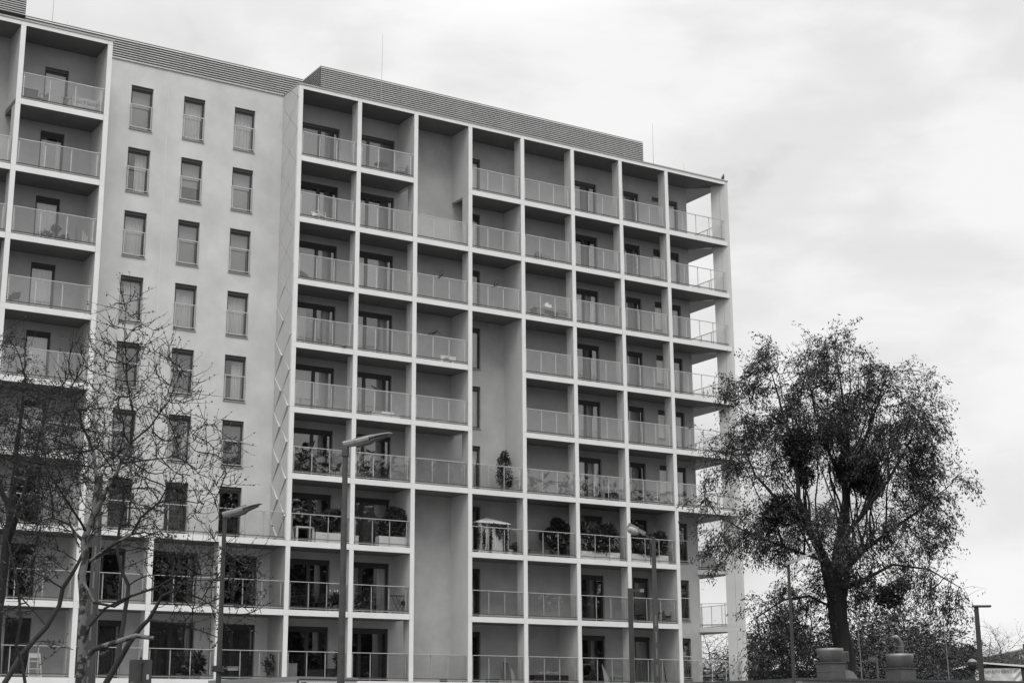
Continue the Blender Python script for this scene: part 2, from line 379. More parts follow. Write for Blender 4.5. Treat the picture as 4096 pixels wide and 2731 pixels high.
# diamond-patterned flank of the right block
dmn=MB();PZ=1.65;grv=.013
def tri(mb,y0,z0,h0,y1,z1,h1,y2,z2,h2):
    P=[(y0,z0,h0),(y1,z1,h1),(y2,z2,h2)];cy=sum(p[0] for p in P)/3;cz=sum(p[1] for p in P)/3
    Q=[]
    for y,z,h in P:
        d=Vector((cy-y,cz-z));d=d.normalized()*grv*1.6 if d.length else d
        Q.append((y+d[0],z+d[1],h))
    vs=[(-.05-h,y,z) for y,z,h in Q]+[(.0,y,z) for y,z,h in Q]
    a=(Q[1][0]-Q[0][0])*(Q[2][1]-Q[0][1])-(Q[2][0]-Q[0][0])*(Q[1][1]-Q[0][1])
    fs=[(0,1,2),(5,4,3),(0,3,4,1),(1,4,5,2),(2,5,3,0)]
    if a>0:fs=[tuple(f[::-1]) for f in fs]
    mb.add(vs,fs)
def lift(z):return max(0,min(1,(22.8-z)/4.5))
zt=31.2;j=0
while True:
    zc_=29.75-j*PZ                       # crossing on the middle seam
    if zc_<9.9:break
    l=lift(zc_);hm=.085*l;hr=.03*l;hf=.08*lift(zc_+1.5)
    ya,ym,yb_=1.66,.84,.012
    zu=min(zc_+PZ,31.2);zl=max(zc_-0,9.72)
    # rear half: triangle based on the rear edge, apex on the seam at zc_
    a_=max(zc_-PZ/2,9.72)
    tri(dmn,ya,zc_+PZ/2,hr,ym,zc_,hm,ya,a_,0)
    tri(dmn,ym,zc_,0,ya,a_,0,ym,max(zc_-PZ,9.72),0)
    # front half
    tri(dmn,ym,zc_,0,yb_,a_,hf,ym,max(zc_-PZ,9.72),0)
    tri(dmn,yb_,zc_+PZ/2,0,ym,zc_,0,yb_,a_,0)
    j+=1
tri(dmn,ya,31.19,0,ym,31.19,0,ya,29.75+PZ/2,0);tri(dmn,ym,31.19,0,ym,29.75,0,ya,29.75+PZ/2,0)
tri(dmn,yb_,31.19,0,ym,31.19,0,yb_,29.75+PZ/2,0);tri(dmn,ym,31.19,0,ym,29.75,0,yb_,29.75+PZ/2,0)
dp=dmn.build('diamond_panels','diamond',bld,'flank clad in folded diamond panels with sharp raised tips')
MB().box(.001,.205,.03,YB,0,31.2).build('panel_backing','slat',dp)
# left block
XL=[-16.8,-12.995,-9.205]
for i,x in enumerate(XL):
    p=MB();f=MB()
    for k in range(1,11):
        z_t=top_under(k) if k<10 else zs(9)-.25;z_b=zs(k) if k<10 else 0
        p.box(x,x+PW,0,.03,z_b+.006,z_t-.006)
        fl_=(i==2 and k<=6) or (i==1 and k==1)
        f.box(x+.008,x+PW-.012,.03,.53,z_b,z_t).box(x+.008,x+PW-.012,.538,YB if fl_ else .62,z_b,z_t)
    g_=MB()
    for k in range(1,10):g_.box(x,x+.2,.03,YB,zs(k)-.248,zs(k)-.03)
    g_.box(x,x+.205,.03,YB,CEIL+.001,CEIL+.02)
    if i==2:f.box(x+.201,x+.206,.03,YB,zs(6),CEIL+.02)
    pst=p.build('facade_post','clad',bld);f.build('fin_wall','fin',pst);g_.build('slab_joint','soffit',pst)
for k in range(0,10):
    for i in(0,1):
        if i==0 and k==1:continue
        x0,x1=XL[i],(XL[i+1] if i==0 else -8.99);bm=MB();beam(x0,XL[i+1],k,bm);bm.build('balcony_beam','clad',bld);e_=XL[i+1]
        if i:z1=ROOF if k==0 else zs(k);MB().box(XL[2]+.004,-8.99,0,.03,CEIL if k==0 else z1-.25,z1).build('post_block','clad',bld)
        if k>0:
            s_=MB().box(x0+.2,e_,.03,YB,zs(k)-.248,zs(k)-.03).build('balcony_slab','soffit',bld);MB().box(x0+.215,e_,.05,YB,zs(k)-.029,zs(k)-.01).build('floor_tiles','floor',s_)
        else:MB().box(x0+.2,e_,.03,YB,CEIL,CEIL+.02).build('loggia_ceiling','soffit',bld)
# low front of the middle part
for x in(-6.198,-3.099):
    p=MB();f=MB()
    for k in(8,9,10):
        z_t=zs(k-1)-.25;z_b=zs(k) if k<10 else 0
        p.box(x,x+PW,0,.03,z_b+.006,z_t-.006);f.box(x+.008,x+PW-.012,.03,.62,z_b,z_t)
    pst=p.build('facade_post','clad',bld);f.build('fin_wall','fin',pst)
for k in(7,8,9):
    for p_,q_ in((-8.985,-6.198),(-6.198,-3.099),(-3.099,0)):
        bm=MB();beam(p_,q_,k,bm);bm.build('balcony_beam','clad',bld)
    s_=MB().box(-8.99,0,.03,YB,zs(k)-.248,zs(k)-.03).build('balcony_slab','soffit',bld);MB().box(-8.97,-.2,.05,YB,zs(k)-.029,zs(k)-.01).build('floor_tiles','floor',s_)
# coping
def coping(x0,x1,seg=2.07):
    mb=MB();x=x0
    while x<x1-.01:
        e_=min(x+seg,x1);mb.box(x+.003,e_-.003,-.03,.35,ROOF+.005,ROOF+.075);x=e_
    mb.build('coping','coping',bld)
coping(-.03,26.16);coping(-20,-8.93)
MB().box(-.035,.25,.35,1.7,ROOF+.005,ROOF+.07).box(25.9,26.16,.35,4.6,ROOF+.005,ROOF+.07).build('coping','coping',bld)
MB().box(-8.9,-.04,YB-.05,YB+.1,31.215,31.25).build('wall_capping','coping',bld)
MB().tube([(-5.78,YB-.01,31.2),(-5.78,YB-.01,13.2)],.012,6).build('drip_line','clad',bld,'thin pale vertical wire on the plaster wall')
# roof louvers
def louver(x0,x1,y,z0,z1,seams=(),left_face=None,label=None,pitch=.105):
    sl=MB();n=int((z1-z0)/pitch);p=(z1-z0)/n;bk=MB()
    cuts=[x0]+list(seams)+[x1]
    for i in range(n):
        z=z0+i*p
        for a,b in zip(cuts,cuts[1:]):
            a_=a+.008;b_=b-.008
            sl.add([(a_,y+.045,z+.07),(b_,y+.045,z+.07),(b_,y,z+.012),(a_,y,z+.012),(a_,y,z+.004),(b_,y,z+.004),(b_,y+.045,z+.0),(a_,y+.045,z+.0)],[(3,2,1,0),(4,5,2,3),(7,6,5,4),(0,7,4,3),(1,2,5,6)])
        if left_face:
            y1=left_face;x=x0-.05
            sl.add([(x+.045,y1,z+.07),(x+.045,y,z+.07),(x,y,z+.012),(x,y1,z+.012),(x,y1,z+.004),(x,y,z+.004),(x+.045,y,z),(x+.045,y1,z)],[(3,2,1,0),(4,5,2,3),(7,6,5,4)])
    bk.box(x0,x1,y+.045,(left_face or y+.5),z0-.02,z1+.015)
    o=sl.build('roof_screen','slat',bld,label);bk.build('screen_backing','dark',o);return o
louver(-12.45,.93,YB-.02,31.26,32.30,(-7.29,-1.82),label='long low ribbed screen above the plaster wall')
louver(1.69,21.3,1.3,31.25,33.06,(6.1,11.3,15.1,17.6),left_face=9,label='ribbed screen around the plant room on the right roof')
louver(-20,-12.45,YB-.02,32.3,35.6,left_face=None,label='taller ribbed screen at the far left of the roof')
MB().box(7.1,8.3,1.16,1.3,31.62,31.7).build('screen_vent','dark',bld)
for x,y,z0,z1,r in((4.86,1,31.2,35.4,.011),(21.73,1,31.2,34.16,.011),(-11.45,1,31.2,34.2,.011),(-10.8,1,31.2,32.2,.008),(23.85,1,31.2,32.23,.008)):
    MB().tube([(x,y,z0),(x,y,z0+(z1-z0)*.35),(x+.02,y,z1)],[r*1.5,r,r*.6],6).build('lightning_rod','sill',bld)
# railings
def railing(p0,p1,z,n=3,back=(0,1),name='railing'):
    a=Vector((p0[0],p0[1],0));b=Vector((p1[0],p1[1],0));d=(b-a).normalized();L_=(b-a).length;nb=Vector((back[0],back[1],0))
    m=MB();up=Vector((0,0,1))
    def P(t,h,o=0):return a+d*t+up*(z+h)+nb*o
    m.bar(P(0,1.225),P(L_,1.225),.05,.03);m.bar(P(0,.085),P(L_,.085),.03,.03)
    ts=[.09]+[.09+(L_-.2)*i/n for i in range(1,n)]+[L_-.11]
    for t in ts:m.bar(P(t,-.0,.03),P(t,1.21,.03),.012,.045,up=nb if 0 else d)
    r=m.build(name,'rail',bld)
    g=MB();x=nb*.006;y=-nb*.02
    for i in range(n):
        t0=(.02 if i==0 else ts[i]+.004);t1=(L_-.02 if i==n-1 else ts[i+1]-.004)
        c=[P(t0,.15)+y,P(t1,.15)+y,P(t1,1.205)+y,P(t0,1.205)+y];g.add(c+[q+x for q in c],[(0,1,2,3),(7,6,5,4),(0,4,5,1),(1,5,6,2),(2,6,7,3),(3,7,4,0)])
    g.build('glass_panel','glass',r)
    q=MB();q.bar(P(0,.135,-.02),P(L_,.135,-.02),.03,.03);q.build('gasket','raild',r)
for k in range(1,10):
    for c in range(8):
        if (c,k) in missing:continue
        x1=xb(c+1)-.02 if c<7 else 25.83
        railing((xb(c)+PW+.01,.1),(x1,.1),zs(k),3 if c<7 else 4)
    railing((XL[1]+PW+.01,.1),(XL[2]-.02,.1),zs(k))
    if k>1:railing((XL[0]+PW+.01,.1),(XL[1]-.02,.1),zs(k))
railing((-8.96,.1),(-.04,.1),zs(7),10)
for k in(8,9):
    railing((-8.96,.1),(-6.22,.1),zs(k));railing((-5.97,.1),(-3.12,.1),zs(k));railing((-2.87,.1),(-.02,.1),zs(k))
for k in range(1,9):railing((26.08,.85),(26.08,4.5),zs(k),4,back=(-1,0))
for k in(7,8):railing((24.46,1.66),(25.46,.66),zs(k),1,back=(.7,.7))
# ------------------------------------------------------------------ leaves
def leafmesh(name,C,D,size,m,parent=None,seed=1,fold=.25,aspect=.42):
    """C centres (n,3), D leaf directions (n,3): one folded pointed leaf each"""
    r=np.random.RandomState(seed);n=len(C);D=D/np.linalg.norm(D,axis=1,keepdims=True)
    s=np.cross(D,r.normal(size=(n,3)));s/=np.linalg.norm(s,axis=1,keepdims=True);nn=np.cross(D,s)
    l=(size*(.65+.7*r.rand(n)))[:,None];w_=l*aspect
    V=np.stack([C,C+D*l*.45+s*w_*.5+nn*l*fold*.3,C+D*l,C+D*l*.45-s*w_*.5+nn*l*fold*.3],1).reshape(-1,3)
    F=np.arange(4*n).reshape(n,4)
    return npmesh(name,V,F,m,parent)
def cloud(n,blobs,seed,surf=.35):
    r=np.random.RandomState(seed);out=[];dirs=[];wt=np.array([b[3]*b[4]*b[5] for b in blobs])**.7;wt/=wt.sum()
    for b,k in zip(blobs,r.multinomial(n,wt)):
        d=r.normal(size=(k,3));d/=np.linalg.norm(d,axis=1,keepdims=True);rr=(surf+(1-surf)*r.rand(k))**.6
        out.append(np.array(b[:3])+d*rr[:,None]*np.array(b[3:6]));dirs.append(d*.7+r.normal(size=(k,3))*.6+np.array([0,0,.3]))
    return np.concatenate(out),np.concatenate(dirs)
def shrub(parent,blobs,n,size,seed,m='leaf2',name='foliage',base=(0,0,.2),stems=8):
    C,D=cloud(n,blobs,seed);leafmesh(name,C,D,size,m,parent,seed)
    mb=MB();r=random.Random(seed)
    for i in range(stems):
        b=r.choice(blobs);e_=Vector(b[:3])+Vector((r.uniform(-.6,.6)*b[3],r.uniform(-.6,.6)*b[4],r.uniform(-.2,.8)*b[5]));s=Vector((base[0]+(e_.x-base[0])*.25,base[1],base[2]))
        mb.tube([s,(s+e_)/2+Vector((r.uniform(-.04,.04),r.uniform(-.04,.04),0)),e_],[.012,.009,.004],5)
    mb.build('stem','twig',parent)
# ------------------------------------------------------------------ balcony furniture
def chair(loc,rz,label,m='black',back=.85,group=None,metal='steel2'):
    t=empty('balcony_chair',loc,label,'chair',group,rz)
    MB().box(-.23,.23,-.22,.24,.42,.46).build('seat',m,t)
    b=MB();b.add([(-.22,.22,.46),(.22,.22,.46),(.21,.32,back),(-.21,.32,back),(-.22,.255,.46),(.22,.255,.46),(.21,.355,back),(-.21,.355,back)],[(0,1,2,3),(7,6,5,4),(0,4,5,1),(1,5,6,2),(2,6,7,3),(3,7,4,0)]).build('backrest',m,t)
    for x in(-.2,.2):
        for y in(-.2,.22):MB().tube([(x,y,.42),(x*1.15,y*1.15,0)],.013,6).build('leg',metal,t)
        MB().tube([(x*1.1,.27,.62),(x*1.1,-.16,.66),(x*1.1,-.19,.43)],.013,6).build('armrest',metal,t)
    return t
def rtable(loc,label,r=.38,h=.72,m='black'):
    t=empty('balcony_table',loc,label,'table')
    MB().lathe((0,0,h),[(r-.01,-.025),(r,-.02),(r,0),(r-.01,.004)],24).build('tabletop',m,t)
    for k in range(3):
        a=2*PI*k/3+.3;MB().tube([(.03*math.cos(a),.03*math.sin(a),h-.02),(.02*math.cos(a),.02*math.sin(a),h*.5),(.28*math.cos(a),.28*math.sin(a),0)],.014,6).build('leg',m,t)
    return t
def crate(loc,sx,sy,sz,m,label,cat='box',name='storage_box',rz=0):
    t=empty(name,loc,label,cat,None,rz)
    MB().box(-sx/2,sx/2,-sy/2,sy/2,.02,sz-.05).build('body',m,t);MB().box(-sx/2-.015,sx/2+.015,-sy/2-.015,sy/2+.015,sz-.048,sz).build('lid',m,t);return t
def planter(loc,sx,blobs,n,label,seed,h=.46,m='white',sy=.38,size=.13):
    t=empty('planter_box',loc,label,'planter')
    b=MB()
    for i in range(4):b.box(-sx/2,sx/2,-sy/2,-sy/2+.03,i*h/4+.004,(i+1)*h/4).box(-sx/2,sx/2,sy/2-.03,sy/2,i*h/4+.004,(i+1)*h/4).box(-sx/2,-sx/2+.03,-sy/2+.03,sy/2-.03,i*h/4+.004,(i+1)*h/4).box(sx/2-.03,sx/2,-sy/2+.03,sy/2-.03,i*h/4+.004,(i+1)*h/4)
    b.build('planter_side',m,t);MB().box(-sx/2+.03,sx/2-.03,-sy/2+.03,sy/2-.03,.02,h-.05).build('soil','bark',t)
    shrub(t,blobs,n,size,seed,base=(0,0,h-.06),stems=14);return t
def pot(loc,r,h,blobs,n,label,seed,size=.1,m='terra',leaf='leaf2',cat='potted plant',name='potted_plant'):
    t=empty(name,loc,label,cat)
    MB().lathe((0,0,0),[(r*.7,0),(r*.95,h*.9),(r,h*.9),(r,h),(r*.85,h),(r*.8,h-.03)],14).build('pot',m,t)
    shrub(t,blobs,n,size,seed,m=leaf,base=(0,0,h-.03));return t
z1=zs(1)-.01
def Z(k):return zs(k)-.01
rtable((4.85,.85,Z(1)),'small dark round table on the top balcony, beside a wire chair',.36)
chair((5.85,.8,Z(1)),-1.9,'dark armchair beside the round table on a top balcony',back=.8)
chair((1.55,.75,Z(2)),.4,'white plastic chair low behind the glass of a second-from-top balcony','white',.7,metal='white')
rtable((2.05,.85,Z(2)),'low white table beside a white chair behind railing glass',.26,.4,'white')
# left block, top balcony
chair((-11.75,.85,Z(1)),-1.3,'dark dining chair on the top left balcony beside a black box','grey2')
crate((-12.35,.7,Z(1)),.75,.5,.7,'black','black storage box at the left end of the top left balcony')
def bicycle(loc,rz,label):
    t=empty('bicycle',loc,label,'bicycle',None,rz)
    for x in(-.5,.5):
        w_=MB();n=20;pts=[(x+.33*math.cos(2*PI*i/n),0,.34+.33*math.sin(2*PI*i/n)) for i in range(n+1)];w_.tube(pts,.022,6,cap=False)
        for i in range(10):w_.bar((x,0,.34),(x+.32*math.cos(2*PI*i/10),0,.34+.32*math.sin(2*PI*i/10)),.004)
        w_.build('wheel','black',t)
    f=MB();A,B,C_,D_,E_=(-.5,0,.34),(-.08,0,.3),(-.2,0,.82),(.36,0,.8),(.5,0,.34)
    for p,q in((A,B),(A,C_),(B,C_),(B,D_),(C_,D_),(D_,E_)):f.tube([p,q],.016,6)
    f.build('frame','grey',t);MB().tube([(.33,-.27,.98),(.4,0,.95),(.33,.27,.98)],.013,6).tube([(.36,0,.8),(.4,0,.95)],.013,6).build('handlebar','black',t);MB().ball((-.22,0,.88),(.13,.07,.03)).build('saddle','black',t);return t
bicycle((-10.6,.95,Z(1)),1.15,'dark bicycle parked on the top left balcony beside timber pallets')
def pallet(loc,rz,label,tilt=0):
    t=empty('timber_pallet',loc,label,'pallet',None,rz);b=MB()
    for z in(.05,.33,.62):b.box(-.6,.6,-.02,0,z,z+.13)
    b.build('slat','wood',t);c=MB()
    for x in(-.56,0,.56):c.box(x-.05,x+.05,.002,.1,.02,.78)
    c.build('block','wood',t);return t
pallet((-9.9,.42,Z(1)),0,'upright timber pallet against the railing of the top left balcony')
pallet((-9.75,.62,Z(1)),.0,'second timber pallet leaning behind the front one on the top left balcony')
MB_=MB().add([(-.4,0,.75),(.45,0,.75),(.5,.3,1.02),(-.35,.3,1.02),(-.4,.02,.73),(.45,.02,.73),(.5,.32,1.0),(-.35,.32,1.0)],[(0,1,2,3),(7,6,5,4),(0,4,5,1),(1,5,6,2),(2,6,7,3),(3,7,4,0)]).box(-.3,-.26,0,.04,0,.74).box(.35,.39,0,.04,0,.74)
bo=tag(MB_.build('folded_board','white'),'pale sloping board lying on the pallets of the top left balcony','board');bo.location=(-9.65,.78,Z(1))
# left block, third balcony
pot((-11.15,.7,Z(3)),.14,.2,[(0,0,.33,.26,.2,.17)],260,'low bushy plant in a pot left of the clipped ball tree',3,size=.13)
pot((-10.75,.75,Z(3)),.12,.18,[(0,0,.74,.19,.19,.19)],420,'small ball-shaped tree in a pot on a left balcony',4,size=.07)
pot((-10.4,.7,Z(3)),.14,.18,[(0,0,.28,.24,.2,.14),(.1,0,.38,.12,.1,.1)],240,'broad leafed plant right of the clipped ball tree',5,size=.14)
t=empty('folded_parasol',(-9.85,.75,Z(3)),'closed dark parasol standing on the balcony with the ball tree','parasol');MB().lathe((0,0,0),[(.02,.0),(.02,.12),(.07,.14),(.06,.5),(.05,.8),(.015,1.0)],8).build('cover','grey2',t);MB().tube([(0,0,1.0),(0,0,1.06)],.012,6).build('pole','black',t)
t=empty('stacked_board',(-9.45,.8,Z(3)),'pale boards leaning beside the closed parasol','boards')
for i in range(3):MB().bar((-.1+i*.1,0,0),(-.02+i*.09,.25,.95-.1*i),.05,.02).build('board','wood',t)
MB().box(-.28,.28,-.25,-.1,0,.06).build('plank','white',t)
chair((-12.4,.7,Z(4)),-.9,'dark chair at the left end of the fourth balcony down on the left','black',.75)
# AC unit
t=empty('air_conditioner',(8.8,1.25,Z(4)),'white air conditioner outdoor unit with round fan on a balcony floor','air conditioner')
MB().box(-.43,.43,-.16,.16,.05,.62).build('casing','white',t);MB().lathe((0,0,0),[(.2,0),(.215,.02),(.2,.03),(.001,.03)],20).build('fan_grille','grey',t)
g=t.children[-1];g.rotation_euler=(PI/2,0,0);g.location=(-.1,-.155,.33)
MB().box(-.35,-.25,-.14,.14,0,.05).box(.25,.35,-.14,.14,0,.05).build('foot','black',t);MB().box(.3,.4,-.175,-.161,.3,.42).build('label_plate','grey',t)
t=empty('low_bench',(8.35,.95,Z(5)),'small white slatted bench low behind railing glass','bench')
MB().box(-.35,.35,-.15,.15,.27,.3).build('seat','white',t)
for x in(-.32,.32):
    for y in(-.12,.12):MB().box(x-.02,x+.02,y-.02,y+.02,0,.27).build('leg','white',t)
t=empty('balcony_sofa',(5.2,1.0,Z(5)),'pale outdoor sofa with a cushion behind railing glass','sofa')
MB().box(-.75,.75,-.3,.3,0,.32).build('base','white',t);MB().box(-.15,.75,.3,.42,0,.55).build('backrest','white',t);MB().add([(-.75,-.28,.33),(-.35,-.28,.33),(-.2,.2,.45),(-.6,.2,.45)],[(0,1,2,3)]).box(-.72,-.2,-.28,.25,.322,.42).build('cushion','grey',t)
t=empty('covered_barbecue',(2.0,1.0,Z(5)),'low round-topped grey cover on a balcony floor','cover');MB().ball((0,0,.1),(.42,.3,.22),14,8).build('cover','grey',t);MB().box(-.4,.4,-.28,.28,0,.1).build('base','grey',t)
rtable((2.1,.95,Z(6)),'dark round bistro table beside the tall lamp head',.3)
chair((2.62,.9,Z(6)),-1.6,'dark armchair right of the bistro table','black',.8)
chair((1.35,1.1,Z(6)),1.6,'dark armchair left of the bistro table, near the railing end','black',.8)
t=empty('wicker_lounger',(.75,.9,Z(3)),'curved wicker lounge chair at the left end of a balcony','lounge chair')
b=MB()
for i in range(12):
    y=-.28+i*.05;b.tube([(-.2,y,.62),(.1,y,.5),(.4,y,.28),(.62,y,.1)],.012,5)
b.build('wicker_seat','grey2',t)
for y in(-.25,.25):MB().tube([(-.1,y,0),(0,y,.5)],.014,6).tube([(.45,y,0),(.4,y,.26)],.014,6).build('leg','steel2',t)
# covered chairs, covered table (fifth bay)
t=empty('covered_chairs',(14.25,.85,Z(2)),'dark covered chairs and cushions pushed together behind the railing glass','chairs')
MB().ball((-.3,0,.42),(.23,.22,.33),12,8).box(-.48,-.12,-.2,.2,.02,.4).build('chair_cover','black',t);MB().ball((.25,.05,.4),(.24,.2,.24),12,8).box(.05,.46,-.2,.2,.02,.38).build('chair_cover','grey2',t);MB().ball((.62,-.02,.24),(.2,.16,.2),10,6).ball((.0,-.1,.22),(.2,.14,.18),10,6).build('cushion','black',t)
MB().bar((.3,-.1,.2),(.95,.05,.12),.04).bar((.9,.05,0),(.9,.05,.14),.03).build('side_frame','grey',t)
t=empty('covered_table',(14.6,.85,Z(3)),'table under a crumpled dark cover with white things on top','table')
b=MB();b.box(-.95,.85,-.3,.3,.62,.7).box(-.95,-.5,-.31,.31,.2,.7).box(.35,.8,-.31,.31,.12,.68)
b.add([(-1.05,-.33,.64),(.95,-.33,.52),(.95,.33,.52),(-1.05,.33,.64),(-.8,-.25,.8),(.7,-.25,.72),(.7,.25,.72),(-.8,.25,.8)],[(3,2,1,0),(4,5,6,7),(0,1,5,4),(1,2,6,5),(2,3,7,6),(3,0,4,7)]);b.build('cover','grey2',t)
for x in(-.6,0,.5):MB().box(x-.03,x+.03,-.2,-.14,0,.62).build('leg','black',t)
MB().box(-.35,.05,-.15,.1,.79,.95).box(-.25,-.1,-.1,.05,.95,1.05).build('parcel','white',t)
# sixth storey down
pot((11.75,.7,Z(6)),.2,.3,[(0,0,1.35,.36,.33,.62),(0,0,.85,.42,.38,.5),(.02,0,1.85,.2,.2,.28),(.1,0,.5,.3,.3,.25)],2600,'tall dark conifer in a pot rising above the railing',8,size=.10,leaf='leafd',cat='conifer',name='potted_conifer')
crate((18.4,.9,Z(6)),.62,.5,.55,'black','dark box with an open lid behind railing glass, right of the blinds')
chair((21.0,.9,Z(6)),0,'dark folding chair low behind the glass next to the corner fin','black',.7)
pot((12.75,.25,Z(2)),.05,.12,[(0,0,.45,.06,.06,.35)],60,'thin trailing plant at the post between two upper balconies',9,size=.07)
# seventh storey down: planters
t=empty('white_table',(1.15,.75,Z(7)),'white timber table left of a long white planter','table')
MB().box(-.45,.45,-.25,.25,.68,.74).build('tabletop','white',t)
for x in(-.4,.4):
    for y in(-.2,.2):MB().box(x-.05,x+.05,y-.04,y+.04,0,.68).build('leg','white',t)
planter((2.2,.5,Z(7)),1.25,[(-.35,0,.95,.32,.24,.42),(.1,0,1.05,.34,.25,.5),(.5,0,1.1,.24,.22,.5)],5200,'long white timber planter with tall loose shrubs, left of the tall lamp post',21,h=.5)
planter((5.45,.5,Z(7)),1.4,[(-.45,0,.9,.22,.2,.4),(.05,0,1.1,.42,.26,.55),(.45,0,1.25,.32,.25,.6),(.2,.1,1.6,.38,.2,.3)],6000,'long white timber planter with dense shrubs, right of the tall lamp post',22,h=.52)
crate((3.72,.8,Z(7)),.3,.3,.5,'white','narrow pale box at the left end of the balcony with dense shrubs')
t=empty('ivy_gazebo',(11.05,1.05,Z(7)),'balcony gazebo with pale pointed roof and curtains hung with ivy','gazebo')
b=MB();b.add([(-.95,-.5,1.55),(.95,-.5,1.55),(.95,.45,1.55),(-.95,.45,1.55),(-.1,0,1.84),(-.95,-.5,1.5),(.95,-.5,1.5),(.95,.45,1.5),(-.95,.45,1.5)],[(0,1,4),(1,2,4),(2,3,4),(3,0,4),(5,6,1,0),(6,7,2,1),(7,8,3,2),(8,5,0,3),(8,7,6,5)]);b.build('roof','white',t)
for x in(-.9,.9):
    for y in(-.45,.4):MB().box(x-.02,x+.02,y-.02,y+.02,0,1.5).build('leg','steel2',t)
cv=[];cf=[]
for i in range(73):
    x=-.9+i*.025;y=-.44+.025*math.sin(i*1.3);cv+=[(x,y,.02),(x,y,1.5)]
cf=[(2*i,2*i+2,2*i+3,2*i+1) for i in range(72)];MB().add(cv,cf).build('curtain','cur',t)
C,D=cloud(2600,[(-.85,-.5,.9,.09,.05,.65),(-.55,-.5,.85,.07,.05,.7),(-.2,-.5,.8,.1,.05,.75),(-.25,-.5,.45,.08,.05,.45),(.2,-.5,1.2,.08,.05,.35),(.35,-.5,1.0,.07,.05,.2),(.65,-.5,.8,.16,.06,.72),(.55,-.5,1.3,.25,.06,.2),(0,-.5,1.45,.9,.05,.06)],31,surf=0)
D[:,2]-=1.2;leafmesh('ivy',C,D,.085,'leaf2',t,31)
pot((12.4,.7,Z(7)),.13,.24,[(0,0,.42,.24,.2,.2)],320,'bushy potted plant right of the ivy gazebo',32,size=.1)
pot((12.02,.65,Z(7)),.14,.3,[(0,0,.36,.12,.1,.1)],70,'pale rounded pot with a small plant beside the ivy gazebo',33,size=.08,m='white')
crate((11.75,.95,Z(7)),.3,.25,.45,'white','small white carved stand behind the pots, beside the gazebo',cat='stand',name='plant_stand')
pot((14.85,.8,Z(7)),.2,.38,[(0,0,.9,.55,.3,.32),(-.7,0,1.1,.3,.2,.22),(-.28,0,1.3,.36,.25,.24),(.05,0,1.75,.36,.25,.28),(.55,0,1.45,.38,.25,.32),(.72,.05,1.15,.25,.2,.35),(.2,0,.5,.35,.25,.28)],7000,'spreading dark pine in a pot on a middle balcony',34,size=.12,m='grey2',leaf='leafd',cat='pine',name='potted_pine')
crate((13.75,.9,Z(7)),1.15,.4,.42,'grey2','long low dark chest left of the potted pine',name='storage_chest',cat='chest')
planter((17.05,.45,Z(7)),2.5,[(-1.0,0,1.3,.25,.22,.9),(-.6,0,1.05,.34,.24,.6),(-.1,0,1.1,.38,.24,.6),(.35,0,1.15,.38,.24,.65),(.85,0,1.2,.36,.24,.72),(.6,0,1.55,.38,.2,.3),(.1,-.05,.65,1.15,.2,.3)],11000,'long white planter with dense shrubs across the whole balcony, left of the old lantern',41,h=.44,size=.15)
planter((20.15,.45,Z(7)),2.45,[(-.9,0,1.35,.3,.22,.85),(-.5,0,1.2,.32,.22,.7),(-.2,0,.9,.32,.22,.5),(.3,0,1.0,.32,.22,.5),(.75,0,1.15,.3,.22,.55),(1.0,0,1.1,.22,.2,.6),(0,-.05,.65,1.15,.2,.3)],10500,'long white planter with shrubs partly behind the old concrete lamp post',42,h=.46,size=.15)
t=empty('wicker_armchair',(25.2,2.1,Z(7)),'bulky dark covered armchair on the side balcony near the tree','armchair')
MB().ball((0,0,.8),(.42,.4,.3),14,8).box(-.42,.42,-.38,.38,.02,.8).build('cover','grey2',t);MB().box(-.4,.4,-.42,-.382,.1,.42).build('front_flap','grey2',t)
crate((25.75,1.75,Z(7)),.3,.3,.42,'grey','small grey tub right of the covered armchair')
crate((25.85,1.3,Z(7)),.35,.3,.5,'grey','grey planter tub next to the corner fin')
# eighth storey down
pot((2.7,.55,Z(8)),.24,.3,[(0,0,.5,.26,.16,.26)],360,'dark trough of tulips next to the tall lamp post',51,size=.2,cat='potted tulips')
C=np.array([(-.25,0,.95),(-.02,0,.93),(.12,0,.95),(.2,0,.85)]);b=MB()
for c_ in C:b.ball(c_,(.035,.035,.05),8,5);b.tube([(c_[0]*.6,0,.5),c_],.005,4)
b.build('blossom','white',COL.objects[-1] if False else [o for o in COL.objects if o.get('label','').startswith('dark trough')][0])
pot((4.1,.6,Z(8)),.17,.22,[(0,0,.48,.34,.2,.24)],150,'plant with long arching leaves in a pot, just right of the tall lamp post',52,size=.26)
rtable((1.2,.9,Z(8)),'dark bistro table in shade behind the railing, left of the tulips',.3)
chair((.75,.95,Z(8)),1.5,'dark chair left of the shaded bistro table','black')
chair((1.95,.95,Z(8)),-1.4,'dark chair between the shaded bistro table and the tulips','black')
t=empty('drying_rack',(5.95,.75,Z(8)),'dark folding drying rack with a peg basket','drying rack')
for y in(-.2,.2):
    MB().bar((-.18,y,.86),(.28,y,0),.018).build('leg','steel2',t);MB().bar((.32,y,.86),(-.2,y,0),.018).build('leg','steel2',t)
b=MB()
for i in range(7):b.bar((-.45+i*.14,-.25,.87),(-.45+i*.14,.25,.87),.01)
b.bar((-.47,-.25,.87),(.42,-.25,.87),.018).bar((-.47,.25,.87),(.42,.25,.87),.018).build('rack','steel2',t);MB().box(.1,.3,-.3,-.16,.45,.62).build('basket','black',t)
chair((21.6,.85,Z(8)),-.7,'dark metal chair right of the old concrete lamp post','black',.75)
rtable((21.15,.95,Z(8)),'small dark table half hidden by the old concrete lamp post',.27,.6)
chair((-1.2,.85,Z(8)),.5,'dark chair on the low balcony next to the diamond flank','black')
chair((-7.2,.9,Z(8)),.8,'dark chair behind the plane tree trunk','black')
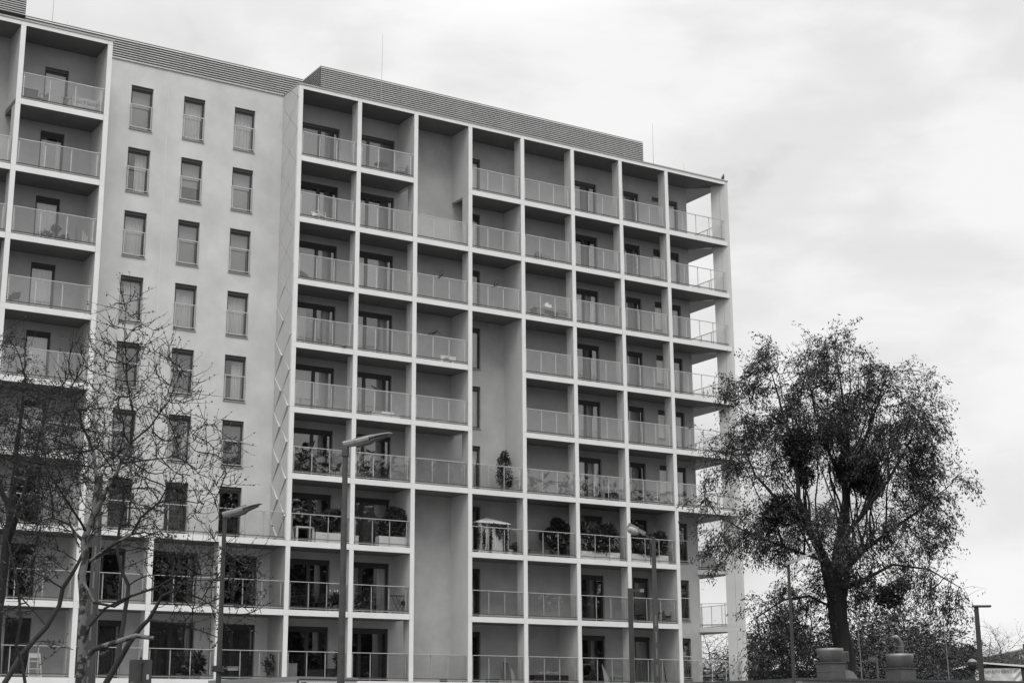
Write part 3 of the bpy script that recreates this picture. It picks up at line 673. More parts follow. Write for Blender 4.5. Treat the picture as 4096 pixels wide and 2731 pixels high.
# ninth storey down
t=empty('step_ladder',(-10.35,.75,Z(9)),'white folding steps leaning on a bottom left balcony','step ladder')
for x in(-.26,.26):MB().bar((x,0,0),(x*.8,.25,.98),.03).build('rail_leg','white',t);MB().bar((x,.45,0),(x*.8,.27,.9),.025).build('support_leg','white',t)
for i in range(3):MB().box(-.25+.02*i,.25-.02*i,.03+.07*i,.13+.07*i,.05+.3*i,.08+.3*i).build('tread','white',t)
MB().box(-.2,.2,.235,.26,.8,.98).build('backrest','white',t)
pot((-8.9+4.55,.8,Z(9)),.15,.25,[(0,0,.6,.1,.1,.42)],90,'narrow spiky plant in a pot on a bottom balcony',61,size=.24)
pot((-3.55,.8,Z(9)),.16,.25,[(0,0,.65,.22,.16,.4)],150,'wide spiky plant in a pot on a bottom balcony',62,size=.3)
pot((-.32,.7,Z(9)),.12,.22,[(0,0,.5,.18,.15,.2),(.05,0,.85,.16,.14,.22),(-.12,0,.7,.15,.1,.12)],200,'tall leafy pot plant right of the lamp post with the camera',63,size=.15)
crate((1.75,.8,Z(9)),.9,.5,.5,'black','black chest behind the van roof')
crate((2.75,.8,Z(9)),.7,.5,.55,'black','black box behind the van roof, left of a pot plant')
pot((3.0,.55,Z(9)),.14,.5,[(0,0,.9,.15,.12,.35)],160,'grassy plant in a dark pot beside the tall lamp post',64,size=.2,m='black')
crate((.75,.9,Z(9)),.5,.45,.75,'grey','pale grey box at the left end of the balcony behind the van roof')
crate((8.5,.9,Z(9)),.26,.26,.16,'black','single small black pot on an empty bottom balcony',cat='pot',name='plant_trough')
t=empty('leaning_boards',(12.15,1.0,Z(9)),'boards and a dark panel leaning on the wall of a bottom balcony','boards')
MB().bar((-.1,0,0),(.02,.35,1.0),.28,.03,up=(0,1,0)).build('panel','grey2',t)
for i in range(3):MB().bar((.2+.1*i,0,0),(.3+.06*i,.3,.75-.08*i),.06,.02).build('board','wood',t)
crate((11.15,.9,Z(9)),.5,.4,.2,'black','flat black box left of the leaning boards')
t=empty('log_box',(14.4,1.0,Z(9)),'long black box heaped with pale sticks on a bottom balcony','box')
MB().box(-1.0,1.0,-.25,.25,.12,.42).build('body','black',t);b=MB()
for i in range(46):
    x=rnd.uniform(-.9,.5);y=rnd.uniform(-.2,.2);z=.44+rnd.random()*.14;a=rnd.uniform(-.3,.3);l=rnd.uniform(.15,.4);b.bar((x,y,z),(x+l*math.cos(a),y+l*math.sin(a),z+rnd.uniform(-.04,.06)),.025)
b.build('sticks','wood',t);MB().box(-.8,.7,-.2,.2,0,.12).build('foot','grey',t)
t=empty('timber_offcuts',(17.9,1.0,Z(9)),'pale timber offcuts leaning behind railing glass, beside a stacked box','boards')
for i in range(4):MB().bar((-.12+.09*i,0,0),(-.05+.07*i,.35,1.0-.12*i),.06,.025).build('board','wood',t)
t=empty('stacked_timber',(18.45,1.0,Z(9)),'knee-high stack of timber and cardboard on a bottom balcony','timber stack')
for i in range(5):MB().box(-.3+.02*i,.3-.03*(i%2),-.2,.2,.09*i,.09*i+.075).build('plank',('wood','grey2','wood','grey','wood')[i],t)
t=empty('satellite_dish',(16.25,.7,Z(9)),'dark satellite dish behind the railing of a bottom balcony','satellite dish')
MB().lathe((0,0,0),[(.02,0),(.2,.03),(.34,.1),(.38,.14),(.37,.14),(.2,.05),(.01,.02)],20).build('dish','grey2',t);g=t.children[-1];g.rotation_euler=(-PI/2,0,.4);g.location=(0,0,.75);g.rotation_euler=(PI/2,0,0)
MB().tube([(0,.02,.7),(0,.02,0)],.02,6).build('stand','steel2',t)
t=empty('leaning_planks',(21.85,1.1,Z(9)),'tall planks leaning beside the corner of a bottom balcony','boards')
for i in range(3):MB().bar((-.15+.17*i,0,0),(-.05+.14*i,.4,1.75-.2*i),.12,.03,up=(0,1,0)).build('plank',('black','wood','grey')[i],t)
crate((24.4,1.0,Z(9)),.35,.3,.25,'grey','grey tub on the bottom corner terrace')
# ------------------------------------------------------------------ birds
def bird(p,rz,label,cat,m='bird',pitch=50,s=1.0,twig=False,name='crow'):
    t=empty(name,p,label,cat,None,rz)
    a=math.radians(pitch);ax=lambda u,v:(u*math.cos(a)-v*math.sin(a),0,.06+u*math.sin(a)+v*math.cos(a)+.05)
    pts=[(-.24,-.01),(-.16,0),(-.08,.005),(0,.01),(.07,.01),(.12,.015),(.155,.02),(.185,.02),(.20,.015),(.225,.005),(.255,-.005)]
    rr=[.016,.022,.045,.062,.058,.045,.034,.037,.030,.012,.003]
    b=MB();b.tube([Vector(ax(u,v))*s for u,v in pts],[r*s for r in rr],10);b.build('body',m,t,smooth=True)
    for y in(-1,1):
        w_=MB();q=[Vector(ax(.08,.02)),Vector(ax(.0,.0)),Vector(ax(-.2,-.015))];w_.tube([(v+Vector((0,y*.045 if i<2 else y*.015,0)))*s for i,v in enumerate(q)],[.03*s,.034*s,.008*s],8);w_.build('wing',m,t,smooth=True)
        MB().tube([(0,y*.025*s,.08*s),(.005,y*.028*s,0)],.005*s,5).tube([(0,y*.028*s,.004),(.04*s,y*.03*s,.004)],.005*s,4).build('leg','black',t)
    if twig:MB().bar(Vector(ax(.25,-.005))*s+Vector((-.03,-.04,0)),Vector(ax(.25,-.005))*s+Vector((.25,.06,-.14)),.008).build('carried_twig','twig',t)
    return t
RZ=1.24
bird((7.82,.1,zs(3)+RZ),.4,'upper crow perched on a railing left of the middle divider','bird',pitch=50,s=1.35)
bird((10.95,.1,zs(3)+RZ),.5,'crow perched on the railing one bay right of the upper crow','bird',pitch=45,s=1.35)
bird((7.38,.1,zs(4)+RZ),.2,'crow carrying a twig on the railing above the air conditioner','bird',pitch=18,s=1.4,twig=True)
bird((25.9,.1,ROOF+.075),.3,'crow standing on the roof corner coping','bird',pitch=62,s=1.25)
bird((4.3,.1,zs(5)+RZ),PI,'pigeon with speckled wings perched on a balcony railing','bird',m='birdg',pitch=22,s=.95,name='pigeon')
bird((2.62,-.0,zs(4)+.0),.1,'pigeon crouching on the edge of a balcony slab','bird',m='birdg',pitch=2,s=.9,name='pigeon')
bird((8.3,-.0,zs(4)+.0),.1,'tiny brown bird on the slab edge below the air conditioner','bird',m='birdg',pitch=10,s=.45,name='small_bird')

# ------------------------------------------------------------------ street lamps
def frame_at(u,v,D):
    p=at(u,v,D);return p
def lampbase(name,u,v,D,label):
    p=at(u,v,D);t=empty(name,(p.x,p.y,0),label,'street lamp');t['h']=round(p.z,3);del t['h'];return t,p.z
RZV=-YAW                                  # local x = to the right as seen from the street corner
def lantern(t,h,L_,tilt,m='lamp',w_=.28,small=False):
    """flat cobra head reaching to local +x, rising by tilt"""
    c,s=math.cos(tilt),math.sin(tilt)
    def P(x,y,z):return (x*c-z*s,y,h+x*s+z*c)
    def loft(secs):       # secs: x, half width, z bottom, z top
        vs=[];n=8
        for x,hw,zb_,zt_ in secs:
            zm=(zb_+zt_)/2
            for yy,zz in((-hw*.75,zb_),(hw*.75,zb_),(hw,zm-(zt_-zb_)*.15),(hw,zm+(zt_-zb_)*.2),(hw*.7,zt_),(-hw*.7,zt_),(-hw,zm+(zt_-zb_)*.2),(-hw,zm-(zt_-zb_)*.15)):vs.append(P(x,yy,zz))
        k=len(secs);fs=[(i*n+j,i*n+(j+1)%n,(i+1)*n+(j+1)%n,(i+1)*n+j) for i in range(k-1) for j in range(n)]+[tuple(range(n))[::-1],tuple((k-1)*n+j for j in range(n))]
        return vs,fs
    hb=MB();hb.add(*loft([(-.05*L_,.07,-.06,.07),(.18*L_,.08,-.07,.07),(.22*L_,w_*.42,-.075,.06),(.50*L_,w_*.5,-.07,.07)]));hb.build('gear_housing',m,t)
    hb=MB();hb.add(*loft([(.502*L_,w_*.46,-.01,.068),(.75*L_,w_*.46,.01,.06),(.94*L_,w_*.36,.01,.05),(1.0*L_,w_*.12,.012,.025)]));hb.build('reflector_cover',m,t)
    ub=MB();ub.add(*loft([(.22*L_,w_*.38,-.11,-.074),(.5*L_,w_*.42,-.10,-.068),(.53*L_,w_*.42,-.09,-.014),(.62*L_,w_*.4,-.055,-.008),(.9*L_,w_*.3,-.02,.008)]));ub.build('lamp_glass','lampd',t)
    MB().tube([P(-.02,0,-.02),P(.25*L_,0,.09),P(.6*L_,0,.085)],.012,5).build('cable','steel2',t)
def pole(t,h,r0,r1,m='steel',n=12,base=None):
    secs=[(r0*1.25,0),(r0*1.25,1.0),(r0,1.05),(r1,h)] if base else [(r0,0),(r0,.05),(r1,h)]
    return MB().lathe((0,0,0),secs,n).build('pole',m,t,smooth=False)
t,h=lampbase('street_lamp',1382,1800,32,'tall mottled street lamp with flat head in front of the balcony grid');t.rotation_euler=(0,0,RZV)
pole(t,h,.088,.055);MB().lathe((0,0,h-.1),[(.06,-.04),(.075,-.03),(.075,.12),(.065,.2)],12).build('pole_cap','steel',t);lantern(t,h+.12,1.0,.21,w_=.26)
t,h=lampbase('street_lamp',899,2066,35,'dark street lamp with a small camera on its pole, before the low terrace');t.rotation_euler=(0,0,RZV)
pole(t,h,.07,.045,'steel2');lantern(t,h+.04,.86,.27,w_=.23)
zc_=at(870,2674,35).z
MB().box(-.13,.1,-.1,.1,zc_-.06,zc_+.07).build('clamp_box','black',t);MB().tube([(.1,0,zc_),(.2,0,zc_+.01)],.02,6).build('bracket','steel2',t)
cm=MB();cm.box(.2,.42,-.05,.05,zc_-.035,zc_+.035).box(.18,.44,-.06,.06,zc_+.036,zc_+.05);cm.build('security_camera','grey',t)
# old concrete post with tilted lantern
t,h=lampbase('old_street_lamp',2613,2146,50,'old pierced concrete lamp post with a tilted bowl lantern');t.rotation_euler=(0,0,RZV)
b=MB();
b.add([(-.11,-.1,0),(.11,-.1,0),(.11,.1,0),(-.11,.1,0),(-.06,-.06,h),(.06,-.06,h),(.06,.06,h),(-.06,.06,h)],[(3,2,1,0),(4,5,6,7),(0,1,5,4),(1,2,6,5),(2,3,7,6),(3,0,4,7)]);b.build('pole','conc',t)
b=MB()
for i in range(9):
    z=.6+i*.52;w_=.14-.065*z/h;b.box(-.022,.022,-(.1-.04*z/h)-.004,-(.1-.04*z/h)+.0,z,z+.34)
b.build('slot','dark',t)
b=MB()
for i in range(16):
    z=h-.3-i*.13;b.tube([(-.04,-.07-(.03*(1-z/h)),z),(-.04,-.066-(.03*(1-z/h)),z)],.01,6)
b.build('bolt_hole','dark',t)
MB().tube([(-.10,0,h-.9),(-.105,0,h-.2),(-.13,0,h-.06),(-.2,0,h+.02),(-.34,0,h+.1)],.018,6).build('arm','steel',t)
lt=MB()
def Q(x,y,z,a=math.radians(154)):return (x*math.cos(a)-z*math.sin(a)*-1*0-0+0*z-.0+(-.0) , y, 0)
ca,sa=math.cos(math.radians(28)),math.sin(math.radians(28))
def T(x,y,z):
    x,y,z=x*.62,y*.62,z*.62;return (-.28-x*ca+z*sa,y,h+.05+x*sa+z*ca)
def tb(mb,x0,x1,y0,y1,z0,z1,k=1):
    vs=[T(x0,y0,z0),T(x1,y0*k,z0),T(x1,y1*k,z0),T(x0,y1,z0),T(x0,y0,z1),T(x1,y0*k,z1),T(x1,y1*k,z1),T(x0,y1,z1)]
    mb.add(vs,[(0,1,2,3),(7,6,5,4),(4,5,1,0),(5,6,2,1),(6,7,3,2),(7,4,0,3)])
tb(lt,0,.42,-.11,.11,0,.17,1.2);lt.build('gear_housing','lamp',t)
lt=MB();tb(lt,.425,1.0,-.15,.15,.02,.2,1.0);lt.build('reflector_cover','lamp',t)
lb=MB();lb.tube([T(.30,0,.0),T(.42,0,-.03),T(.6,0,-.06),T(.8,0,-.05),T(1.0,0,.06)],[.05,.11,.14,.13,.05],12);lb.build('lamp_glass','lens',t)
# L-shaped post and slim lamps
t,h=lampbase('post_lamp',2520,2352,40,'slim square dark lamp post with a short flat arm');t.rotation_euler=(0,0,RZV)
MB().box(-.06,.06,-.06,.06,0,h).build('pole','steel2',t);MB().box(.06,.34,-.05,.05,h-.09,h-.03).build('arm','steel2',t);MB().box(.25,.35,-.055,.055,h-.1,h-.02).build('lamp_head','lamp',t)
t,h=lampbase('slim_lamp',3153,2252,45,'slim grey street lamp with flat head in front of the big tree');t.rotation_euler=(0,0,RZV)
MB().lathe((0,0,0),[(.062,0),(.042,h)],10).build('pole','steel2',t)
b=MB();cc,ss=math.cos(.38),math.sin(.38)
vs=[]
for x,hw,zb_,zt_ in((-.08,.1,-.03,.05),(.3,.15,-.05,.03),(.72,.13,.0,.035),(.86,.05,.01,.02)):
    for y,z in((-hw,zb_),(hw,zb_),(hw*.8,zt_),(-hw*.8,zt_)):vs.append((x*cc-z*ss,y,h+x*ss+z*cc))
b.add(vs,[(i*4+j,i*4+(j+1)%4,i*4+4+(j+1)%4,i*4+4+j) for i in range(3) for j in range(4)]+[(3,2,1,0),(12,13,14,15)]);b.build('lamp_head','lamp',t)
t,h=lampbase('slim_lamp',3905,2428,32,'dark square lamp post with a flat arm at the right, before the workshop banner');t.rotation_euler=(0,0,RZV)
MB().add([(-.065,-.05,0),(.065,-.05,0),(.065,.05,0),(-.065,.05,0),(-.033,-.04,h),(.033,-.04,h),(.033,.04,h),(-.033,.04,h)],[(3,2,1,0),(4,5,6,7),(0,1,5,4),(1,2,6,5),(2,3,7,6),(3,0,4,7)]).build('pole','steel2',t);MB().box(-.07,.28,-.06,.06,h+.002,h+.04).build('lamp_head','steel2',t)
# concrete pole behind the plane tree
t,h=lampbase('concrete_pole',402,1903,44,'dark tapered concrete utility pole behind the plane tree trunk');t.rotation_euler=(0,0,RZV);t['category']='pole'
MB().add([(-.2,-.12,0),(.2,-.12,0),(.2,.12,0),(-.2,.12,0),(-.06,-.05,h),(.06,-.05,h),(.06,.05,h),(-.06,.05,h)],[(3,2,1,0),(4,5,6,7),(0,1,5,4),(1,2,6,5),(2,3,7,6),(3,0,4,7)]).build('pole','conc',t)
b=MB()
for i in range(10):b.box(-.025,.025,-.125+.0065*i,-.12+.006*i,.5+i*.7,.95+i*.7)
b.build('slot','dark',t);MB().tube([(.23,0,.2),(.1,0,h-1)],.01,5).build('cable','lamp',t)
for i in range(3):MB().tube([(-.07,-.06,h-.2-i*.25),(-.1,-.06,h-.2-i*.25)],.012,6).build('bolt','steel',t)
# road sign seen from behind
p=at(564,2636,40);t=empty('road_sign',(p.x,p.y,0),'back of two dark rectangular road signs on one steel post','road sign',None,RZV)
MB().tube([(0,0,0),(0,0,p.z+.06)],.03,10).build('post','steel',t)
def rr(x0,x1,z0,z1,y0,y1,r=.04):
    pts=[]
    for cx_,cz_,a0 in((x1-r,z0+r,-90),(x1-r,z1-r,0),(x0+r,z1-r,90),(x0+r,z0+r,180)):
        for k in range(4):a=math.radians(a0+30*k);pts.append((cx_+r*math.cos(a),cz_+r*math.sin(a)))
    n=len(pts);return [(x,y0,z) for x,z in pts]+[(x,y1,z) for x,z in pts],[tuple(range(n)),tuple(range(n,2*n))[::-1]]+[(i,n+i,n+(i+1)%n,(i+1)%n) for i in range(n)]
sg=MB();zt_=p.z;v,f=rr(-.29,.27,zt_-.64,zt_,.035,.05);sg.add(v,f);o1=sg.build('sign_plate','sign',t)
sg=MB();v,f=rr(-.29,.25,zt_-1.3,zt_-.66,.035,.05);sg.add(v,f);sg.build('sign_plate','sign',t)
MB().box(-.24,-.16,.028,.034,zt_-.6,zt_-.53).build('sticker','lamp',o1);MB().box(.15,.21,.028,.034,zt_-.48,zt_-.36).build('sticker','white',o1)
MB().box(-.06,.06,-.034,.034,zt_-.1,zt_-.06).box(-.06,.06,-.034,.034,zt_-.58,zt_-.54).build('clamp','steel',t)
# ------------------------------------------------------------------ van with a box body
def text(s,size,m,parent,mtx,ext=.002):
    cu=bpy.data.curves.new('lettering','FONT');cu.body=s;cu.size=size;cu.extrude=ext;cu.resolution_u=2
    ob=bpy.data.objects.new('tmp',cu);COL.objects.link(ob);bpy.context.view_layer.update()
    me=bpy.data.meshes.new_from_object(ob.evaluated_get(bpy.context.evaluated_depsgraph_get()));COL.objects.unlink(ob);bpy.data.objects.remove(ob)
    me.materials.clear();me.materials.append(M[m]);o=bpy.data.objects.new('lettering',me);COL.objects.link(o);o.parent=parent;o.matrix_local=mtx;return o
t=empty('box_van',(-6.56,-16.04,0),'white box van whose roof edge just shows at the bottom, left of the tall lamp','van',None,math.radians(11))
MB().box(0,2.4,.0,5.2,.75,3.22).build('cargo_box','white2',t)
b=MB();b.box(-.03,.05,-.03,.0,.75,3.3).box(-.03,.0,.0,5.23,3.16,3.3).box(.05,2.43,-.03,0,3.22,3.3).box(2.4,2.43,0,5.23,3.16,3.3).box(-.0,2.4,0,5.2,3.225,3.26);b.build('roof_rail','lamp',t)
MB().box(.05,2.38,-.033,-.029,3.2,3.225).build('seal','black',t);MB().box(-.035,.047,-.035,-.031,.75,3.2).build('corner_post','steel2',t)
MB().box(.13,.33,-.05,-.03,2.98,3.12).build('marker_lamp','black',t)
RX=Matrix.Rotation(PI/2,4,'X')
text('Serwis opon',.09,'grey2',t,Matrix.Translation((.35,-.034,2.87))@RX);text('SZYBKI  LUXUS',.2,'black',t,Matrix.Translation((.32,-.034,2.66))@RX)
b=MB();b.box(.1,2.3,5.25,6.9,.5,1.5).add([(.12,5.25,1.5),(2.28,5.25,1.5),(2.28,6.8,1.5),(.12,6.8,1.5),(.2,5.25,2.4),(2.2,5.25,2.4),(2.2,6.2,2.4),(.2,6.2,2.4)],[(3,2,1,0),(4,5,6,7),(0,1,5,4),(1,2,6,5),(2,3,7,6),(3,0,4,7)]);b.build('cab','white',t)
for x in(.15,2.05):
    for y in(1.2,6.0):
        wb=MB();wb.tube([(x,y,.38),(x+.22,y,.38)],.38,18);wh=wb.build('wheel','black',t);MB().tube([(x-.005,y,.38),(x+.225,y,.38)],.2,14).build('rim','lamp',wh)
MB().box(.2,2.2,0,5.3,.55,.75).build('chassis','black',t)
# ------------------------------------------------------------------ flat-roofed low building at the right with roof vents
lb=empty('flat_roof_building',(8.21,-23.65,0),'low flat-roofed rendered building at the bottom right carrying roof vents','building')
MB().box(0,32,.05,8,0,3.115).build('wall','render',lb)
b=MB();x=-.06
while x<32:
    b.box(x+.004,min(x+3.1,32.05)-.004,-.03,.35,3.12+.004*((int(x*3))%3),3.2-.006*((int(x*2))%3));x+=3.1
b.box(-.06,.2,.35,8.1,3.08,3.19);b.build('parapet_sheet','roofd',lb);MB().box(.2,32,.35,8,3.06,3.12).build('roof','tar',lb)
for x0,x1 in((1,2.2),(5,6.5),(9,10)):
    MB().box(x0,x1,.04,.05,.9,2.1).build('window','pane',lb)
FB=lambda u,v,y:on_y(u,v,y)
def vent(u0,u1,vt,vm,vb,y,label,pipe=False):
    a=on_y(u0,vm,y);b_=on_y(u1,vm,y);zt_=on_y(u0,vt,y).z;zm=a.z;w_=(b_.x-a.x);cx=(a.x+b_.x)/2
    r=w_/2*.72;t=empty('roof_ventilator',(cx,y,3.12),label,'roof ventilator',None,.02)
    hw=r*.76;z_m=zm-3.12;z_t=zt_-3.12
    MB().box(-hw,hw,-hw,hw,0,z_m-.06).build('duct_casing','brick',t);MB().box(-hw-.03,hw+.03,-hw-.03,hw+.03,z_m-.058,z_m-.02).build('casing_lid','brick',t)
    if not pipe:MB().box(-hw-.008,hw+.008,-hw-.008,hw+.008,z_m*.5,z_m*.5+.025).build('strap','alu',t)
    MB().lathe((0,0,z_m-.02),[(r*.68,0),(r*.74,(z_t-z_m)*.06),(r*.85,(z_t-z_m)*.25),(r*.94,(z_t-z_m)*.5),(r*.99,(z_t-z_m)*.78),(r*1.0,(z_t-z_m)),(r*.95,(z_t-z_m)),(r*.9,(z_t-z_m)*.5),(.01,.05)],36).build('bowl','alu',t,smooth=True)
    return t,cx
t1,c1=vent(3268,3376,2588,2643,2703,-22.4,'left bowl-shaped roof ventilator on a banded square casing')
t2,c2=vent(3546,3655,2610,2666,2703,-22.4,'right bowl-shaped roof ventilator with the elbow pipe behind it',True)
p=on_y(3388,2690,-21.5);z_t=on_y(3388,2604,-21.5).z-3.12
t=empty('roof_flue',(p.x,-21.4,3.12),'short grey flue with a wide collar right behind the left bowl ventilator','flue')
MB().lathe((0,0,0),[(.11,0),(.11,z_t-.42),(.17,z_t-.36),(.17,z_t-.03),(.15,z_t)],18).build('pipe','steel',t)
MB().add([(-.12,-.3,0),(.5,-.3,0),(.5,.1,0),(-.12,.1,0),(-.1,-.28,.45),(.12,-.28,.4),(.12,.1,.4),(-.1,.1,.45)],[(3,2,1,0),(4,5,6,7),(0,1,5,4),(1,2,6,5),(2,3,7,6),(3,0,4,7)]).box(.1,.55,-.32,.12,.06,.1).build('skirt','lamp',t)
p=on_y(3602,2600,-21.3);zt_=on_y(3600,2548,-21.3).z-3.12
t=empty('elbow_pipe',(p.x,-21.3,3.12),'shiny ringed metal pipe with an elbow bending left','pipe')
MB().tube([(0,0,0),(0,0,zt_-.28),(-.04,0,zt_-.18),(-.18,0,zt_-.02),(-.27,0,zt_+.0)],[.11,.11,.115,.115,.1],14).build('duct','alu',t,smooth=True);MB().tube([(-.27,0,zt_),(-.42,0,zt_-.02)],[.07,.065],12).build('outlet','alu',t)
b=MB()
for i in range(4):z=zt_-.35-i*.13;b.lathe((0,0,z),[(.113,0),(.118,.004),(.118,.02),(.113,.024)],14)
b.build('ring','lamp',t)
# TV aerial
a_=on_y(3513,2700,-22.8);zt_=on_y(3513,2632,-22.8).z
t=empty('tv_aerial',(a_.x,-22.8,3.12),'small comb-shaped television aerial on the flat roof between the two ventilators','aerial')
MB().box(-.05,.02,-.02,.02,0,zt_-3.12).build('mast','lampd',t);b=MB();zz=zt_-3.14
b.bar((-.42,0,zz),(.05,0,zz),.015)
for i in range(8):b.bar((-.4+i*.055,0,zz-.08-.01*(i%2)),(-.4+i*.055,0,zz+.07),.012)
b.build('elements','lamp',t)
for u,vt,lab in((3440,2450,'taller thin rod aerial left of the comb aerial'),(3788,2462,'thin rod aerial right of the elbow pipe')):
    a_=on_y(u+8,2705,-23);zt_=on_y(u,vt,-23).z;t=empty('rod_aerial',(a_.x,-23,3.12),lab,'aerial')
    MB().tube([(0,0,0),(-.03,0,(zt_-3.12)*.5),(-.09,0,zt_-3.12)],[.02,.014,.008],6).build('rod','lamp',t);MB().box(-.06,.06,-.06,.06,0,.03).build('base_plate','steel',t)
# globe lantern beyond the roof
p=at(3891,2672,60);t=empty('globe_lantern',(p.x,p.y,0),'small bowl-shaped park lantern with white cap at the right','street lamp')
MB().tube([(0,0,0),(0,0,p.z-.05)],.04,8).build('pole','steel2',t);MB().lathe((0,0,p.z),[(.06,-.16),(.06,-.08),(.13,-.02),(.17,.12),(.16,.2),(.12,.21)],16).build('bowl','black',t);MB().lathe((0,0,p.z),[(.16,.212),(.17,.24),(.1,.33),(.02,.35)],16).build('cap','lamp',t)
# ------------------------------------------------------------------ workshop with banner
ap=at(3928,2650,110);z0=ap.z
ws=empty('workshop',(ap.x,ap.y,0),'dark gabled workshop with a white banner and a pale roof edge at the far right','building',None,-YAW-.13)
def SW(u,v):return at(u,v,110)
wl,wr=-3.9,5.2
zl=z0-.85;zr=z0-.55
MB().add([(wl,0,0),(wr,0,0),(wr,0,zr),(0,0,z0-.06),(wl,0,zl),(wl,9,0),(wr,9,0),(wr,9,zr),(0,9,z0-.06),(wl,9,zl)],[(0,1,2,3,4),(9,8,7,6,5),(0,5,6,1),(1,6,7,2),(4,9,5,0)]).build('wall','tar',ws)
MB().add([(wl-.1,-.2,zl),(0,-.2,z0-.05),(wr+.2,-.2,zr+.02),(wl-.1,9,zl),(0,9,z0-.05),(wr+.2,9,zr+.02),(wl-.1,-.2,zl+.09),(0,-.2,z0+.05),(wr+.2,-.2,zr+.16),(wl-.1,9,zl+.09),(0,9,z0+.05),(wr+.2,9,zr+.16)],[(0,1,7,6),(1,2,8,7),(6,7,10,9),(7,8,11,10),(1,0,3,4),(2,1,4,5),(0,6,9,3),(2,5,11,8)]).build('roof','white',ws)
bx0,bx1=-.5,2.45;bz1=z0-.36;bz0=bz1-.95;vs=[];nx,nz=26,8
for j in range(nz+1):
    for i in range(nx+1):
        x=bx0+(bx1-bx0)*i/nx;z=bz0+(bz1-bz0)*j/nz;k=i/nx;vs.append((x+(.06*(1-j/nz) if i==nx else 0),-.06-.02*math.sin(i*.9+j*.5)-(.05*math.sin((i-j)*1.4) if k>.82 else 0),z))
MB().add(vs,[(j*(nx+1)+i,j*(nx+1)+i+1,(j+1)*(nx+1)+i+1,(j+1)*(nx+1)+i) for j in range(nz) for i in range(nx)]).build('banner','white2',ws,'white banner lettered TEAM AUTO SERVICE')
bn=ws.children[-1]
def wt(s,x,z,size,m,sx=1):return text(s,size,m,bn,Matrix.Translation((x,-.105 if m!='white2' else -.11,z))@RX@Matrix.Diagonal((sx,1,1,1)))
wt('TEAM AUTO SERVICE',.0,bz1-.31,.33,'grey2',.6)
wt('Samochody osobowe i dostawcze',-.42,bz1-.62,.1,'grey',.85);wt('Naprawy główne i bieżące',-.3,bz1-.77,.1,'grey',.85)
# far brick house behind the workshop
p=at(4040,2640,160);zt_=at(4096,2602,160).z;fh=empty('far_house',(p.x,p.y,0),'grey gabled house with a small window, farthest right behind a bare tree','building',None,-YAW)
zz=at(3985,2622,160).z
MB().add([(-1.6,0,0),(9,0,0),(9,0,zt_+1.6),(-1.6,0,zz),(-1.6,8,0),(9,8,0),(9,8,zt_+1.6),(-1.6,8,zz)],[(0,1,2,3),(7,6,5,4),(0,4,5,1),(1,5,6,2),(2,6,7,3),(3,7,4,0)]).build('wall','tile',fh)
zw=at(4083,2632,160).z
wf=MB().box(.92,1.3,-.03,0,zw-.14,zw+.3).build('window','white',fh);MB().box(.98,1.24,-.035,-.031,zw-.08,zw+.24).build('pane','black',wf)
MB().box(1.5,1.9,0,.5,zt_,zt_+.7).build('chimney','black',fh)
# long low shed behind the slim lamp
a_=at(2985,2688,95);s_=empty('low_shed',(a_.x,a_.y,0),'long low shed with a flat dark roof edge right of the apartment corner','shed',None,-YAW-.05)
MB().box(-6,5.4,.1,5,0,a_.z-.2).build('wall','tile',s_);MB().box(-6.1,5.5,-.1,5.1,a_.z-.02,a_.z+.1).build('roof','roofd',s_);MB().box(-6.1,5.5,-.15,-.1,a_.z-.16,a_.z-.1).build('gutter','lamp',s_)

# ------------------------------------------------------------------ trees
def colonise(seeds,A,step,kill,infl,trop=(0,0,.05),iters=120,seed=0,jit=.06):
    """seeds: [(pos,parent,radius or 0)]; A attractors (n,3). returns pos, parent"""
    r=np.random.RandomState(seed);P=[np.array(s[0],float) for s in seeds];par=[s[1] for s in seeds]
    PA=np.array(P);near=np.zeros(len(A),int);dist=np.full(len(A),1e9)
    for i,p in enumerate(P):
        d=np.linalg.norm(A-p,axis=1);m=d<dist;near[m]=i;dist[m]=d[m]
    alive=np.ones(len(A),bool);trop=np.array(trop)
    for it in range(iters):
        act=alive&(dist<infl)
        if not act.any():
            if not alive.any():break
            k=np.argmin(np.where(alive,dist,1e9));act=np.zeros(len(A),bool);act[k]=True
        idx=near[act];vec=A[act]-np.array(P)[idx];vec/=np.linalg.norm(vec,axis=1,keepdims=True)+1e-9
        u,inv=np.unique(idx,return_inverse=True);sm=np.zeros((len(u),3));np.add.at(sm,inv,vec)
        new=[]
        for j,n in enumerate(u):
            d=sm[j];l=np.linalg.norm(d)
            if l<1e-3:d=r.normal(size=3);l=np.linalg.norm(d)
            d=d/l+trop+r.normal(size=3)*jit;d/=np.linalg.norm(d);q=P[n]+d*step
            new.append((q,n))
        added=0
        for q,n in new:
            i=len(P);d=np.linalg.norm(A-q,axis=1);m=(d<dist)
            if not (m&alive).any():continue
            P.append(q);par.append(int(n));near[m]=i;dist[m]=d[m];added+=1
        alive&=dist>kill
        if not added:break
    return np.array(P),par
def radii(P,par,seeds,tip,e=2.4):
    n=len(P);R=np.zeros(n);acc=np.zeros(n)
    for i in range(n-1,-1,-1):
        R[i]=max(tip,acc[i]**(1/e)) if acc[i]>0 else tip
        if i<len(seeds) and seeds[i][2]:R[i]=seeds[i][2]
        if par[i]>=0:acc[par[i]]+=R[i]**e
    return R
